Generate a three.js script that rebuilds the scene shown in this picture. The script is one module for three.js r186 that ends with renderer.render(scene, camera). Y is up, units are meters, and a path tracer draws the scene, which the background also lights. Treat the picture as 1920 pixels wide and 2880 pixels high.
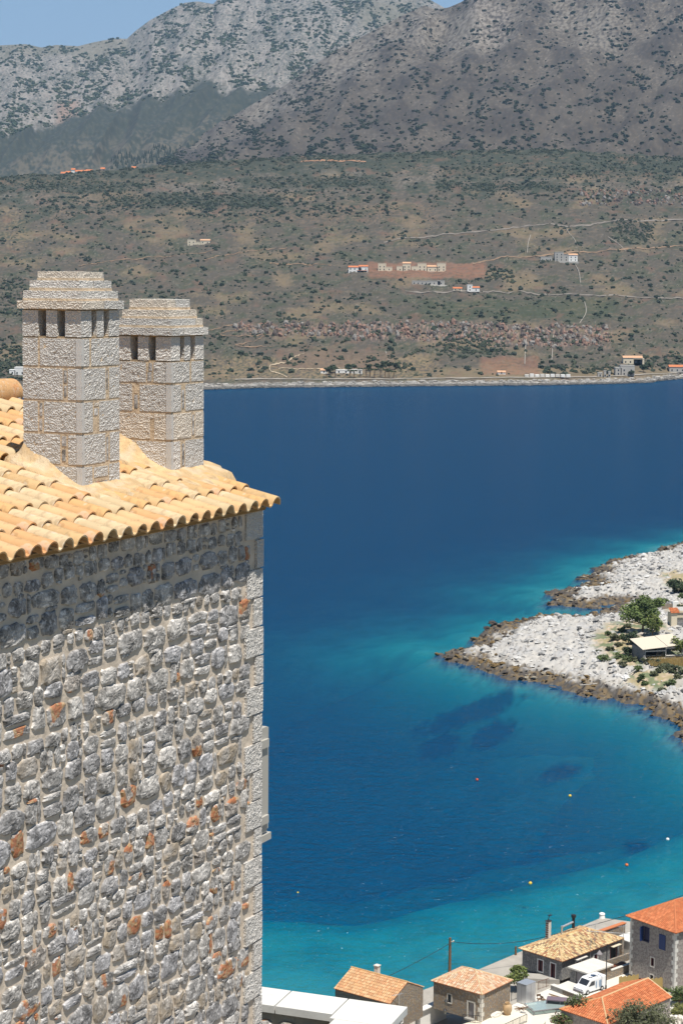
import * as THREE from 'three';
import { mergeGeometries } from 'three/addons/utils/BufferGeometryUtils.js';
import { createNoise2D, createNoise3D } from 'simplex-noise';

// ---------------------------------------------------------------- camera, sky, sun, exposure
const EYE = 85;                                   // metres above the sea
const FOCAL = 5600, CX = 960, CY = 1440;          // focal length in pixels of a 1920 x 2880 frame
const PITCH = Math.atan((CY - 790) / FOCAL), ROLL = 0.5 * Math.PI / 180;
const scene = new THREE.Scene();
const camera = new THREE.PerspectiveCamera(2 * Math.atan(CY / FOCAL) * 180 / Math.PI, 1920 / 2880, 0.5, 30000);
camera.position.set(0, EYE, 0);
camera.rotation.order = 'YXZ';
camera.rotation.set(-PITCH, 0, ROLL);
camera.updateMatrixWorld(true);

const SUN = new THREE.Vector3(0.1617, 0.9278, 0.3362).normalize();
const sun = new THREE.DirectionalLight(new THREE.Color(1.0, 0.95, 0.86), 5.0);
sun.position.copy(SUN).multiplyScalar(300); sun.target.position.set(0, 0, 0);
sun.castShadow = true; sun.shadow.mapSize.set(2048, 2048);
Object.assign(sun.shadow.camera, { left: -400, right: 400, top: 400, bottom: -700, near: 1, far: 2500 });
scene.add(sun, sun.target);
{
  const w = 256, h = 128, d = new Float32Array(w * h * 4);
  const mixc = (a, b, t) => a.map((v, i) => v + (b[i] - v) * t);
  for (let j = 0; j < h; j++) {
    const el = ((j + 0.5) / h - 0.5) * Math.PI;
    const e = Math.max(0, Math.sin(el));
    let c = mixc([0.31, 0.43, 0.57], [0.19, 0.335, 0.52], Math.min(1, e / 0.24));
    c = mixc(c, [0.036, 0.072, 0.155], Math.max(0, Math.min(1, (e - 0.13) / 0.6)));
    if (el < 0) c = [0.22, 0.28, 0.33];
    for (let i = 0; i < w; i++) d.set([...c, 1], (j * w + i) * 4);
  }
  const sky = new THREE.DataTexture(d, w, h, THREE.RGBAFormat, THREE.FloatType);
  sky.mapping = THREE.EquirectangularReflectionMapping; sky.magFilter = THREE.LinearFilter; sky.minFilter = THREE.LinearFilter; sky.needsUpdate = true;
  scene.background = sky; scene.environment = sky;
}
scene.fog = new THREE.FogExp2(new THREE.Color(0.42, 0.66, 1.0), 0.000038);

const renderer = new THREE.WebGLRenderer({ antialias: true });
renderer.setSize(682, 1024);
renderer.toneMapping = THREE.LinearToneMapping;
renderer.toneMappingExposure = 1.25;
renderer.shadowMap.enabled = true;

// ---------------------------------------------------------------- helpers
function rng(seed) { let a = seed >>> 0; return () => { a = (a + 0x6D2B79F5) | 0; let t = Math.imul(a ^ (a >>> 15), 1 | a); t = (t + Math.imul(t ^ (t >>> 7), 61 | t)) ^ t; return ((t ^ (t >>> 14)) >>> 0) / 4294967296; }; }
const n2 = createNoise2D(rng(11)), n3 = createNoise3D(rng(12));
const fbm = (x, y, o = 4) => { let s = 0, a = 0.5, f = 1; for (let i = 0; i < o; i++) { s += a * n2(x * f + i * 17.3, y * f - i * 9.1); a *= 0.5; f *= 2.03; } return s; };
const clamp = (x, a = 0, b = 1) => Math.min(b, Math.max(a, x));
const lerp = (a, b, t) => a + (b - a) * t;
const sstep = (a, b, x) => { const t = clamp((x - a) / (b - a)); return t * t * (3 - 2 * t); };
const mix3 = (a, b, t) => [lerp(a[0], b[0], t), lerp(a[1], b[1], t), lerp(a[2], b[2], t)];
const V = (x, y, z) => new THREE.Vector3(x, y, z);
// a sight line of the photograph, scaled so that its depth along the lens axis is 1
const cp = Math.cos(PITCH), sp = Math.sin(PITCH), cr = Math.cos(ROLL), sr = Math.sin(ROLL);
function sight(px, py) { const x0 = (px - CX) / FOCAL, y0 = -(py - CY) / FOCAL; const x = x0 * cr - y0 * sr, y = x0 * sr + y0 * cr; return V(x, y * cp - sp, -y * sp - cp); }
function atDepth(px, py, z) { const p = sight(px, py).multiplyScalar(z); p.y += EYE; return p; }
function onLevel(px, py, y0) { const r = sight(px, py); const p = r.multiplyScalar((y0 - EYE) / r.y); p.y = y0; return p; }
function pieces(pts) { return (x) => { if (x <= pts[0][0]) return pts[0][1]; for (let i = 1; i < pts.length; i++) if (x <= pts[i][0]) { const a = pts[i - 1], b = pts[i]; return lerp(a[1], b[1], (x - a[0]) / (b[0] - a[0])); } return pts[pts.length - 1][1]; }; }

const taken = new Map();
function numbered(name) { const k = taken.get(name) || 0; taken.set(name, k + 1); return k ? `${name}_${String(k).padStart(3, '0')}` : name; }
function lit(o) { o.castShadow = true; o.receiveShadow = true; return o; }
function thing(name, label, category, pos = [0, 0, 0], turn = 0, group) {
  const o = new THREE.Group(); o.name = numbered(name); o.position.set(...pos); o.rotation.y = turn; scene.add(o);
  o.userData = { label, category }; if (group) o.userData.group = group; return o;
}
function part(name, geo, mat, parent, label) { const m = lit(new THREE.Mesh(geo, mat)); m.name = name; parent.add(m); if (label) m.userData.label = label; return m; }
function single(name, label, category, geo, mat, pos = [0, 0, 0], turn = 0, group) {
  const m = lit(new THREE.Mesh(geo, mat)); m.name = numbered(name); m.position.set(...pos); m.rotation.y = turn; scene.add(m);
  m.userData = { label, category }; if (group) m.userData.group = group; return m;
}
function structure(name, geo, mat) { const m = lit(new THREE.Mesh(geo, mat)); m.name = name; m.userData.kind = 'structure'; scene.add(m); return m; }
const box = (w, h, d, x = 0, y = 0, z = 0) => new THREE.BoxGeometry(w, h, d).translate(x, y, z);           // centred
const bx = (x0, x1, y0, y1, z0, z1) => box(x1 - x0, y1 - y0, z1 - z0, (x0 + x1) / 2, (y0 + y1) / 2, (z0 + z1) / 2);
// box with uv in metres
function bxm(x0, x1, y0, y1, z0, z1, s = 1) {
  const g = bx(x0, x1, y0, y1, z0, z1), p = g.attributes.position, n = g.attributes.normal, u = g.attributes.uv;
  for (let i = 0; i < p.count; i++) { const ax = Math.abs(n.getX(i)), ay = Math.abs(n.getY(i)); if (ay > 0.5) u.setXY(i, p.getX(i) / s, p.getZ(i) / s); else if (ax > 0.5) u.setXY(i, p.getZ(i) / s, p.getY(i) / s); else u.setXY(i, p.getX(i) / s, p.getY(i) / s); }
  return g;
}
function join(gs) { const flat = gs.map((g) => { const q = g.index ? g.toNonIndexed() : g; for (const k of Object.keys(q.attributes)) if (!['position', 'normal', 'uv'].includes(k)) q.deleteAttribute(k); return q; }); return mergeGeometries(flat); }
function bar(a, b, r, seg = 6) { const A = V(...a), B = V(...b), d = B.clone().sub(A), g = new THREE.CylinderGeometry(r, r, d.length(), seg); g.applyQuaternion(new THREE.Quaternion().setFromUnitVectors(V(0, 1, 0), d.clone().normalize())); const m = A.add(B).multiplyScalar(0.5); return g.translate(m.x, m.y, m.z); }
function rawGeo(pos, idx, uv, col) {
  const g = new THREE.BufferGeometry(); g.setAttribute('position', new THREE.BufferAttribute(new Float32Array(pos), 3));
  if (uv) g.setAttribute('uv', new THREE.BufferAttribute(new Float32Array(uv), 2)); if (col) g.setAttribute('color', new THREE.BufferAttribute(new Float32Array(col), 3));
  if (idx) g.setIndex(idx); g.computeVertexNormals(); return g;
}
function flatten(g) { const q = g.toNonIndexed(); q.computeVertexNormals(); return q; }
// polygon (list of [x, z]) extruded from y0 up to y1
function slab(poly, y0, y1, uvScale = 1) {
  const s = new THREE.Shape(poly.map(([x, z]) => new THREE.Vector2(x, -z)));
  const g = new THREE.ExtrudeGeometry(s, { depth: y1 - y0, bevelEnabled: false }); g.rotateX(-Math.PI / 2); g.translate(0, y0, 0);
  const u = g.attributes.uv; for (let i = 0; i < u.count; i++) u.setXY(i, u.getX(i) / uvScale, u.getY(i) / uvScale);
  return g;
}

// ---------------------------------------------------------------- computed textures
const hash2 = (x, y, s) => { let h = Math.imul(x, 374761393) + Math.imul(y, 668265263) + Math.imul(s, 974634217); h = Math.imul(h ^ (h >>> 13), 1274126177); return ((h ^ (h >>> 16)) >>> 0) / 4294967296; };
function pn(x, y, p, s) { const xi = Math.floor(x), yi = Math.floor(y), fx = x - xi, fy = y - yi, m = (v) => ((v % p) + p) % p; const u = fx * fx * (3 - 2 * fx), v = fy * fy * (3 - 2 * fy); return lerp(lerp(hash2(m(xi), m(yi), s), hash2(m(xi + 1), m(yi), s), u), lerp(hash2(m(xi), m(yi + 1), s), hash2(m(xi + 1), m(yi + 1), s), u), v); }
function pf(x, y, p, o, s) { let r = 0, a = 0.5, t = 0, f = 1; for (let i = 0; i < o; i++) { r += a * pn(x * p * f, y * p * f, p * f, s + i); t += a; a *= 0.5; f *= 2; } return r / t; }
function cell(x, y, p, s, jitter = 0.8) { const X = x * p, Y = y * p, xi = Math.floor(X), yi = Math.floor(Y); let d1 = 9, d2 = 9, id = 0; const m = (v) => ((v % p) + p) % p; for (let j = -1; j <= 1; j++) for (let i = -1; i <= 1; i++) { const a = m(xi + i), b = m(yi + j), cx = xi + i + 0.5 + (hash2(a, b, s) - 0.5) * jitter, cy = yi + j + 0.5 + (hash2(a, b, s + 1) - 0.5) * jitter, d = Math.hypot(X - cx, Y - cy); if (d < d1) { d2 = d1; d1 = d; id = hash2(a, b, s + 2); } else if (d < d2) d2 = d; } return [d1, d2, id]; }
const enc = (v) => { v = clamp(v); return Math.round(255 * (v <= 0.0031308 ? v * 12.92 : 1.055 * Math.pow(v, 1 / 2.4) - 0.055)); };
function colorTex(size, fn) { const d = new Uint8Array(size * size * 4); for (let j = 0; j < size; j++) for (let i = 0; i < size; i++) { const c = fn((i + 0.5) / size, (j + 0.5) / size); d.set([enc(c[0]), enc(c[1]), enc(c[2]), 255], (j * size + i) * 4); } const t = new THREE.DataTexture(d, size, size); t.colorSpace = THREE.SRGBColorSpace; return done(t); }
function greyTex(size, fn) { const d = new Uint8Array(size * size * 4); for (let j = 0; j < size; j++) for (let i = 0; i < size; i++) { const v = Math.round(255 * clamp(fn((i + 0.5) / size, (j + 0.5) / size))); d.set([v, v, v, 255], (j * size + i) * 4); } return done(new THREE.DataTexture(d, size, size)); }
function done(t) { t.wrapS = t.wrapT = THREE.RepeatWrapping; t.magFilter = THREE.LinearFilter; t.minFilter = THREE.LinearMipmapLinearFilter; t.generateMipmaps = true; t.needsUpdate = true; return t; }
const std = (o) => new THREE.MeshStandardMaterial({ roughness: 0.9, metalness: 0, ...o });
const rgb = (r, g, b) => new THREE.Color().setRGB(r, g, b);

// limestone rubble: blue grey with pale veins and dark flecks
const stoneBump = greyTex(512, (x, y) => 0.55 * pf(x, y, 12, 5, 3) + 0.45 * Math.abs(2 * pf(x, y, 9, 4, 40) - 1));
const stoneFn = (x, y) => { const a = pf(x, y, 6, 5, 21), b = pf(x, y, 22, 4, 22), v = 1 - Math.abs(2 * pf(x + 0.25 * a, y * 0.8, 10, 4, 23) - 1); let g = 0.165 + 0.235 * sstep(0.3, 0.72, a) + 0.15 * (b - 0.5) + 0.22 * (pf(x, y, 58, 2, 25) - 0.5); g += 0.26 * sstep(0.86, 0.98, v) * sstep(0.35, 0.6, b); g *= 1.12; return [g * 1.05, g * 1.0, g * 0.955]; };
const stoneMap = colorTex(512, stoneFn);
const rustMap = colorTex(512, (x, y) => { const s = stoneFn(x, y), r = sstep(0.47, 0.56, pf(x, y, 5, 4, 60)), k = pf(x, y, 26, 3, 61); return mix3(s, mix3([0.40, 0.135, 0.045], [0.42, 0.27, 0.13], sstep(0.4, 0.65, k)), r * 0.85); });
const tanMap = colorTex(512, (x, y) => { const s = stoneFn(x, y), r = pf(x, y, 6, 4, 64); return mix3(s, [0.36, 0.29, 0.21], 0.35 + 0.5 * sstep(0.35, 0.65, r)); });
// bush-hammered dressed limestone
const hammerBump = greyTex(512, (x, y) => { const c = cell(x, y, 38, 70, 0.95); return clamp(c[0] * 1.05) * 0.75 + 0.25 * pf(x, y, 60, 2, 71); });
const hammerMap = colorTex(512, (x, y) => { const c = cell(x, y, 38, 70, 0.95), b = pf(x, y, 9, 4, 72); const g = 0.53 + 0.16 * (b - 0.5) + 0.15 * sstep(0.25, 0.7, c[0]); return [g * 1.04, g * 0.98, g * 0.91]; });  // pit shade put into the colour: each bump pit is darker at its centre
const mortarMap = colorTex(256, (x, y) => { const a = pf(x, y, 8, 5, 80), g = 0.8 + 0.4 * (a - 0.5); return [0.76 * g, 0.645 * g, 0.52 * g]; });
const ochreMap = colorTex(256, (x, y) => { const a = pf(x, y, 6, 5, 83), g = 0.85 + 0.45 * (a - 0.5); return mix3([0.62 * g, 0.43 * g, 0.23 * g], [0.64 * g, 0.50 * g, 0.33 * g], sstep(0.35, 0.65, pf(x, y, 4, 3, 84))); });
const mortarBump = greyTex(256, (x, y) => pf(x, y, 20, 4, 81));
const clayMaps = [[0.60, 0.36, 0.155], [0.62, 0.42, 0.22], [0.58, 0.34, 0.155], [0.64, 0.48, 0.29], [0.56, 0.37, 0.18], [0.58, 0.44, 0.26]].map((c, k) => colorTex(256, (x, y) => { const a = pf(x, y, 3, 4, 90 + k * 7), b = pf(x, y, 14, 3, 93 + k * 7), g = 0.9 + 0.22 * (b - 0.5); return mix3([c[0] * g, c[1] * g, c[2] * g], [0.62 * g, 0.29 * g, 0.12 * g], 0.65 * sstep(0.52, 0.75, a)).map((q, i) => { const s = sstep(0.60, 0.72, pf(x, y, 22, 3, 96 + k * 5)), l = sstep(0.64, 0.74, pf(x, y, 16, 3, 97 + k * 5)); return lerp(lerp(q, q * 0.7, s * 0.6), [0.62, 0.56, 0.46][i], l * 0.32); }); }));
const clayBump = greyTex(256, (x, y) => pf(x, y, 30, 3, 99));
const concreteMap = colorTex(512, (x, y) => { const a = pf(x, y, 5, 5, 110), b = pf(x, y, 40, 2, 111), g = 0.34 + 0.14 * (a - 0.5) + 0.05 * (b - 0.5); return [g * 1.03, g * 0.98, g * 0.9]; });
const paleMap = colorTex(512, (x, y) => { const a = pf(x, y, 4, 5, 115), b = pf(x, y, 40, 2, 116), g = 0.62 + 0.16 * (a - 0.5) + 0.06 * (b - 0.5); return [g, g * 0.95, g * 0.86]; });
// small rubble of the village walls, too fine to pick apart
function rubble(size, p, stones, joint, seed) { return colorTex(size, (x, y) => { const wx = x + 0.02 * (pf(x, y, 8, 2, seed) - 0.5), [d1, d2, id] = cell(wx, y, p, seed, 0.9), e = sstep(0.03, 0.16, d2 - d1), k = stones[Math.floor(id * stones.length)], g = 0.75 + 0.5 * pf(x, y, 30, 3, seed + 9); return mix3(joint, [k[0] * g, k[1] * g, k[2] * g], e); }); }
const rubbleBump = greyTex(512, (x, y) => { const [d1, d2] = cell(x + 0.02 * (pf(x, y, 8, 2, 120) - 0.5), y, 16, 120, 0.9); return sstep(0.0, 0.3, d2 - d1) * 0.8 + 0.2 * pf(x, y, 30, 3, 125); });
const rubbleWarm = rubble(512, 16, [[0.34, 0.27, 0.20], [0.28, 0.24, 0.20], [0.42, 0.35, 0.27], [0.26, 0.24, 0.23], [0.36, 0.24, 0.15]], [0.36, 0.30, 0.22], 120);
const rubbleGrey = rubble(512, 16, [[0.22, 0.22, 0.23], [0.28, 0.28, 0.28], [0.34, 0.33, 0.31], [0.19, 0.19, 0.2]], [0.33, 0.31, 0.28], 120);
const rubblePink = rubble(512, 16, [[0.36, 0.31, 0.29], [0.42, 0.37, 0.34], [0.30, 0.27, 0.26], [0.46, 0.42, 0.38]], [0.40, 0.35, 0.31], 120);
const waveBump = greyTex(1024, (x, y) => { const k = 0.12 * pf(x, y, 4, 2, 130); return 0.5 * pn((x + k) * 22, (y + k) * 46, 2, 131) * 0 + 0.45 * pn2(x + k, y + k, 20, 44, 132) + 0.3 * pn2(x - k, y + k * 0.7, 46, 90, 133) + 0.25 * pn2(x, y, 110, 180, 134); });
function pn2(x, y, px, py, s) { const X = x * px, Y = y * py, xi = Math.floor(X), yi = Math.floor(Y), fx = X - xi, fy = Y - yi, m = (v, p) => ((v % p) + p) % p; const u = fx * fx * (3 - 2 * fx), v = fy * fy * (3 - 2 * fy); return lerp(lerp(hash2(m(xi, px), m(yi, py), s), hash2(m(xi + 1, px), m(yi, py), s), u), lerp(hash2(m(xi, px), m(yi + 1, py), s), hash2(m(xi + 1, px), m(yi + 1, py), s), u), v); }
const withRepeat = (t, r) => { const c = t.clone(); c.repeat.set(r, r); c.needsUpdate = true; return c; };

const M = {
  stones: [[stoneMap, 1, 1, 1], [stoneMap, 0.82, 0.83, 0.86], [stoneMap, 1.15, 1.14, 1.12], [stoneMap, 0.95, 0.97, 1.03]].map(([t, r, g, b]) => std({ map: t, color: rgb(r, g, b), bumpMap: stoneBump, bumpScale: 0.009 })),
  rust: [std({ map: rustMap, bumpMap: stoneBump, bumpScale: 0.009 }), std({ map: rustMap, color: rgb(0.9, 0.85, 0.8), bumpMap: stoneBump, bumpScale: 0.009 })],
  tanStone: std({ map: tanMap, bumpMap: stoneBump, bumpScale: 0.009 }),
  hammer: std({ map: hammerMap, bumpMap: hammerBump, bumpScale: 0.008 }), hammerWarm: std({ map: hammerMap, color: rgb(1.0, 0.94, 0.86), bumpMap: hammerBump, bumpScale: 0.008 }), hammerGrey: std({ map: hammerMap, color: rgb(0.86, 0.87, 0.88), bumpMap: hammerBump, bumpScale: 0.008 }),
  hammerPlain: std({ map: withRepeat(mortarMap, 2), color: rgb(0.95, 1.08, 1.28), bumpMap: mortarBump, bumpScale: 0.002 }),
  mortar: std({ map: mortarMap, color: rgb(0.98, 0.98, 0.98), bumpMap: mortarBump, bumpScale: 0.006 }),
  ochre: std({ map: ochreMap, bumpMap: mortarBump, bumpScale: 0.012 }),
  clay: clayMaps.map((t) => std({ map: t, bumpMap: clayBump, bumpScale: 0.002, roughness: 0.8 })),
  joint: std({ map: mortarMap, color: rgb(0.92, 0.84, 0.72), bumpMap: mortarBump, bumpScale: 0.008 }),
  marble: std({ map: paleMap, color: rgb(1.05, 1.08, 1.13), roughness: 0.6 }),
  marbleEdge: std({ map: paleMap, color: rgb(0.8, 0.8, 0.82), bumpMap: hammerBump, bumpScale: 0.01 }),
  concrete: std({ map: concreteMap }), pale: std({ map: paleMap }),
  rubbleWarm: std({ map: rubbleWarm, bumpMap: rubbleBump, bumpScale: 0.09 }),
  rubbleGrey: std({ map: rubbleGrey, bumpMap: rubbleBump, bumpScale: 0.08 }),
  rubblePink: std({ map: rubblePink, bumpMap: rubbleBump, bumpScale: 0.10 }),
  white: std({ color: rgb(0.8, 0.79, 0.76) }), cream: std({ color: rgb(0.66, 0.58, 0.44) }), offwhite: std({ color: rgb(0.62, 0.6, 0.56) }),
  plaster: std({ map: concreteMap, color: rgb(0.62, 0.63, 0.66) }),
  glass: std({ color: rgb(0.03, 0.035, 0.045), roughness: 0.12 }), dark: std({ color: rgb(0.02, 0.02, 0.02) }),
  maroon: std({ color: rgb(0.12, 0.02, 0.025), roughness: 0.6 }), blue: std({ color: rgb(0.012, 0.035, 0.14), roughness: 0.6 }), navy: std({ color: rgb(0.02, 0.02, 0.06), roughness: 0.7 }),
  greydoor: std({ color: rgb(0.26, 0.24, 0.25) }), iron: std({ color: rgb(0.035, 0.035, 0.037), roughness: 0.6, metalness: 0.3 }), rustIron: std({ color: rgb(0.14, 0.055, 0.03) }),
  steel: std({ color: rgb(0.62, 0.63, 0.65), roughness: 0.42, metalness: 0.7 }), wood: std({ color: rgb(0.17, 0.10, 0.055) }), plank: std({ color: rgb(0.40, 0.27, 0.12) }), bamboo: std({ color: rgb(0.36, 0.26, 0.10) }),
  shutter: std({ color: rgb(0.42, 0.40, 0.36), roughness: 0.6 }), orangeTile: std({ color: rgb(1, 1, 1), vertexColors: true, roughness: 0.8 }),
  terracotta: std({ color: rgb(0.50, 0.17, 0.07) }), vcol: std({ vertexColors: true, roughness: 1 }), cable: std({ color: rgb(0.02, 0.02, 0.02) }), paleCable: std({ color: rgb(0.6, 0.6, 0.6) }),
};

// ---------------------------------------------------------------- the stone house in the foreground
// house frame: x runs along the wall away from the camera, y up, z out of the wall; YB lifts the frame from its origin to the ground
const YB = 4.4;
const houseFoot = atDepth(734, 1700, 16.6); houseFoot.y -= YB;
const houseTurn = Math.PI / 2 - 25.875 * Math.PI / 180;
const house = thing('stone_house', 'grey rubble stone house with a pale clay tile roof and two tall stone chimneys', 'house', houseFoot.toArray(), houseTurn);
const up = (g) => g.translate(0, YB, 0);
const ALPHA = 16 * Math.PI / 180, TA = Math.tan(ALPHA), EAVE_Y = 0.83, EAVE_Z = 0.185, RIDGE_Z = -2.5;
const roofY = (z) => EAVE_Y + (EAVE_Z - z) * TA;
{
  const R = rng(101);
  const wall = part('wall', up(bxm(-6.2, -0.02, -4.4, 0.83, -0.5, 0, 0.8)), M.mortar, house);
  const side = part('wall', up(bxm(-0.52, -0.02, -4.4, 0.83, -5, -0.502, 0.8)), M.mortar, house);
  const back = part('wall', up(bxm(-6.2, -0.522, -4.4, 0.83, -5, -4.6, 0.8)), M.mortar, house);
  part('gable', up(new THREE.ExtrudeGeometry(new THREE.Shape([new THREE.Vector2(0.02, 0), new THREE.Vector2(-5, 0), new THREE.Vector2(RIDGE_Z, (0.1 - RIDGE_Z) * TA)]), { depth: 0.48, bevelEnabled: false }).rotateY(-Math.PI / 2).scale(1, 1, 1).translate(-0.02, 0.835, 0)), M.mortar, house);
  // ---- rubble stones
  function rubbleStone(cx, cy, w, h, proud, soft, seedK) {
    const n = 18, pos = [], uv = [], idx = [], rings = [[1.0, -0.03], [1.0, 0.25], [0.95, 0.60], [0.86, 0.84], [0.70, 0.95], [0.52, 1.0], [0.34, 1.03], [0.17, 1.04]], ph = R() * 6.28, ex = 2 / soft, ou = R() * 5, ov = R() * 5, tiltX = (R() - 0.5) * 0.4, tiltY = (R() - 0.5) * 0.3;
    const rad = []; for (let i = 0; i < n; i++) rad.push(1 + 0.18 * n2(Math.cos(i / n * 6.283) * 1.3 + seedK * 3.7, Math.sin(i / n * 6.283) * 1.3 - seedK * 1.9));
    const put = (x, y, z) => { pos.push(cx + x, cy + y, z); uv.push((cx + x) / 0.55 + ou, (cy + y) / 0.55 + ov); };
    for (const [r, z] of rings) for (let i = 0; i < n; i++) {
      const a = i / n * 6.28318 + ph * 0.05, c = Math.cos(a), s = Math.sin(a);
      const x = Math.sign(c) * Math.pow(Math.abs(c), ex) * w / 2 * rad[i] * r, y = Math.sign(s) * Math.pow(Math.abs(s), ex) * h / 2 * rad[i] * r;
      const k = z > 0.3 ? proud * (0.13 * n3((cx + x) * 11, (cy + y) * 11, seedK) + 0.10 * n3((cx + x) * 32, (cy + y) * 32, seedK + 5) + 0.10 * n3((cx + x) * 85, (cy + y) * 85, seedK + 8)) : 0;
      put(x, y, Math.max(-0.03, z <= 0 ? z : z * proud + k + proud * (tiltX * x / w * 2 + tiltY * y / h * 2) * (z > 0.3 ? 1 : 0.2)));
    }
    put(0, 0, proud * (1.05 + 0.5 * n3(cx * 13, cy * 13, seedK)));
    for (let k = 0; k < rings.length - 1; k++) for (let i = 0; i < n; i++) { const a = k * n + i, b = k * n + (i + 1) % n, c = a + n, d = b + n; idx.push(a, b, d, a, d, c); }
    const L = (rings.length - 1) * n, top = rings.length * n; for (let i = 0; i < n; i++) idx.push(L + i, L + (i + 1) % n, top);
    return up(flatten(rawGeo(pos, idx, uv)));
  }
  const QH = 0.245, quoinTop = 0.80;
  const quoinLen = (y) => { const k = Math.floor((quoinTop - y) / QH); return k % 2 === 0 ? 0.30 : 0.155; };
  const stones = [];
  let yTop = 0.80, row = 0;
  while (yTop > -4.15) {
    const h = 0.11 + R() * 0.11, yc = yTop - h / 2;
    let x = -4.75 - R() * 0.2; const wave = (xx) => 0.022 * n2(xx * 0.9, row * 7.1) + 0.012 * n2(xx * 3.1, row * 3.3);
    const end = (yy) => -quoinLen(yy) - 0.035;
    while (x < end(yc) - 0.05) {
      let w = h * (0.75 + R() * 1.05); if (R() < 0.08) w *= 1.35;
      const lim = end(yc); if (x + w > lim - 0.06) w = lim - x;
      if (w < 0.04) break;
      const g = 0.016 + R() * 0.015, r = R();
      if (r < 0.14 && h > 0.14) { const f = 0.35 + R() * 0.3; stones.push([x + w / 2, yTop - h * f / 2 + wave(x), w - g, h * f - g]); stones.push([x + w / 2, yTop - h * (f + (1 - f) / 2) + wave(x), w - g, h * (1 - f) - g]); }
      else if (r < 0.34 && w > 0.15) { const fw = 0.04 + R() * 0.03; const m = 1 + Math.floor(R() * 2.4); stones.push([x + (w - fw) / 2, yc + wave(x), w - fw - g, h * (0.86 + R() * 0.12)]); for (let q = 0; q < m; q++) stones.push([x + w - fw / 2 - g / 2, yc + h * ((q + 0.5) / m - 0.5) + wave(x), fw - g * 0.4, h / m - g * (0.6 + R() * 0.8)]); }
      else { const s = 0.86 + R() * 0.16; stones.push([x + w / 2, yc + wave(x) + (R() - 0.5) * 0.012, w - g, (h - g * 0.7) * s]); if (s < 0.90 && R() < 0.8) stones.push([x + w * (0.3 + R() * 0.4), yTop - h + wave(x) + 0.004, w * (0.3 + R() * 0.35), 0.024 + R() * 0.014]); }
      x += w;
    }
    yTop -= h; row++;
  }
  // the 300 that show largest are stones of their own, the others one part
  const vis = (s) => { const v = s[0] > -3.95 && s[1] > -3.75 + 0.33 * (-s[0]) - 0.1 ? 1 : 0.05; return s[2] * s[3] * v; };
  const order = stones.map((s, i) => [vis(s), i]).sort((a, b) => b[0] - a[0]).slice(0, 300).map((a) => a[1]), own = new Set(order), rest = [[], [], []];
  stones.forEach(([x, y, w, h], i) => {
    const low = sstep(0.2, -2.6, y), r = R(), big = w * h > 0.012;
    const geo = rubbleStone(x, y, Math.max(0.018, w), Math.max(0.016, h), (big ? 0.015 : 0.010) + R() * 0.010, 2.4 + R() * 1.3, i * 0.731);
    const kind = r < 0.06 + 0.08 * low ? 1 : r < 0.10 + 0.13 * low ? 2 : 0;
    if (own.has(i)) part('stone', geo, kind === 1 ? M.rust[i % 2] : kind === 2 ? M.tanStone : M.stones[Math.floor(R() * 4)], wall, kind === 1 ? 'rust stained wall stone' : undefined);
    else rest[kind].push(geo);
  });
  rest.forEach((g, k) => { if (g.length) { const m = part('small_stones', mergeGeometries(g), [M.stones[0], M.rust[0], M.tanStone][k], wall); m.userData.kind = 'stuff'; } });
  // ---- dressed blocks: a box whose listed faces are worked rough
  function block(x0, x1, y0, y1, z0, z1, seed, rough = 0.004, cell0 = 0.02) {
    const gs = []; const ou = seed * 0.37 % 5, ov = seed * 0.71 % 5;
    const face = (o, a, b, nrm, la, lb) => {
      const na = Math.max(2, Math.round(la / cell0)), nb = Math.max(2, Math.round(lb / cell0)), pos = [], uv = [], idx = [];
      for (let j = 0; j <= nb; j++) for (let i = 0; i <= na; i++) {
        const u = i / na * la, v = j / nb * lb, edge = Math.min(u, la - u, v, lb - v), r = edge < 1e-6 ? -0.004 : rough * (0.9 * n3(u * 60 + seed * 9, v * 60, seed) + 0.5 * n3(u * 17, v * 17, seed + 3));
        const k = edge < 1e-6 ? 0 : r;
        pos.push(o[0] + a[0] * u + b[0] * v + nrm[0] * k, o[1] + a[1] * u + b[1] * v + nrm[1] * k, o[2] + a[2] * u + b[2] * v + nrm[2] * k);
        uv.push(u / 0.5 + ou, v / 0.5 + ov);
      }
      for (let j = 0; j < nb; j++) for (let i = 0; i < na; i++) { const p = j * (na + 1) + i; idx.push(p, p + 1, p + na + 2, p, p + na + 2, p + na + 1); }
      gs.push(flatten(rawGeo(pos, idx, uv)));
    };
    const w = x1 - x0, h = y1 - y0, d = z1 - z0;
    face([x0, y0, z1], [1, 0, 0], [0, 1, 0], [0, 0, 1], w, h);
    face([x0, y0, z0], [0, 0, 1], [0, 1, 0], [-1, 0, 0], d, h);
    face([x0, y1, z1], [1, 0, 0], [0, 0, -1], [0, 1, 0], w, d);
    face([x1, y0, z1], [0, 0, -1], [0, 1, 0], [1, 0, 0], d, h);
    face([x1, y0, z0], [-1, 0, 0], [0, 1, 0], [0, 0, -1], w, h);
    face([x0, y0, z0], [1, 0, 0], [0, 0, 1], [0, -1, 0], w, d);
    return up(mergeGeometries(gs));
  }
  // ---- corner blocks
  for (let k = 0, y = quoinTop; y > -4.3; k++, y -= QH) {
    const len = k % 2 === 0 ? 0.30 : 0.155, j = R() * 0.04;
    part('corner_block', block(-len + j, 0.0, y - QH + 0.014, y - 0.002, k % 2 === 0 ? -0.155 : -0.3, 0.016 + R() * 0.01, 200 + k, 0.006, 0.016), M.hammerGrey, wall);
  }
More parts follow.
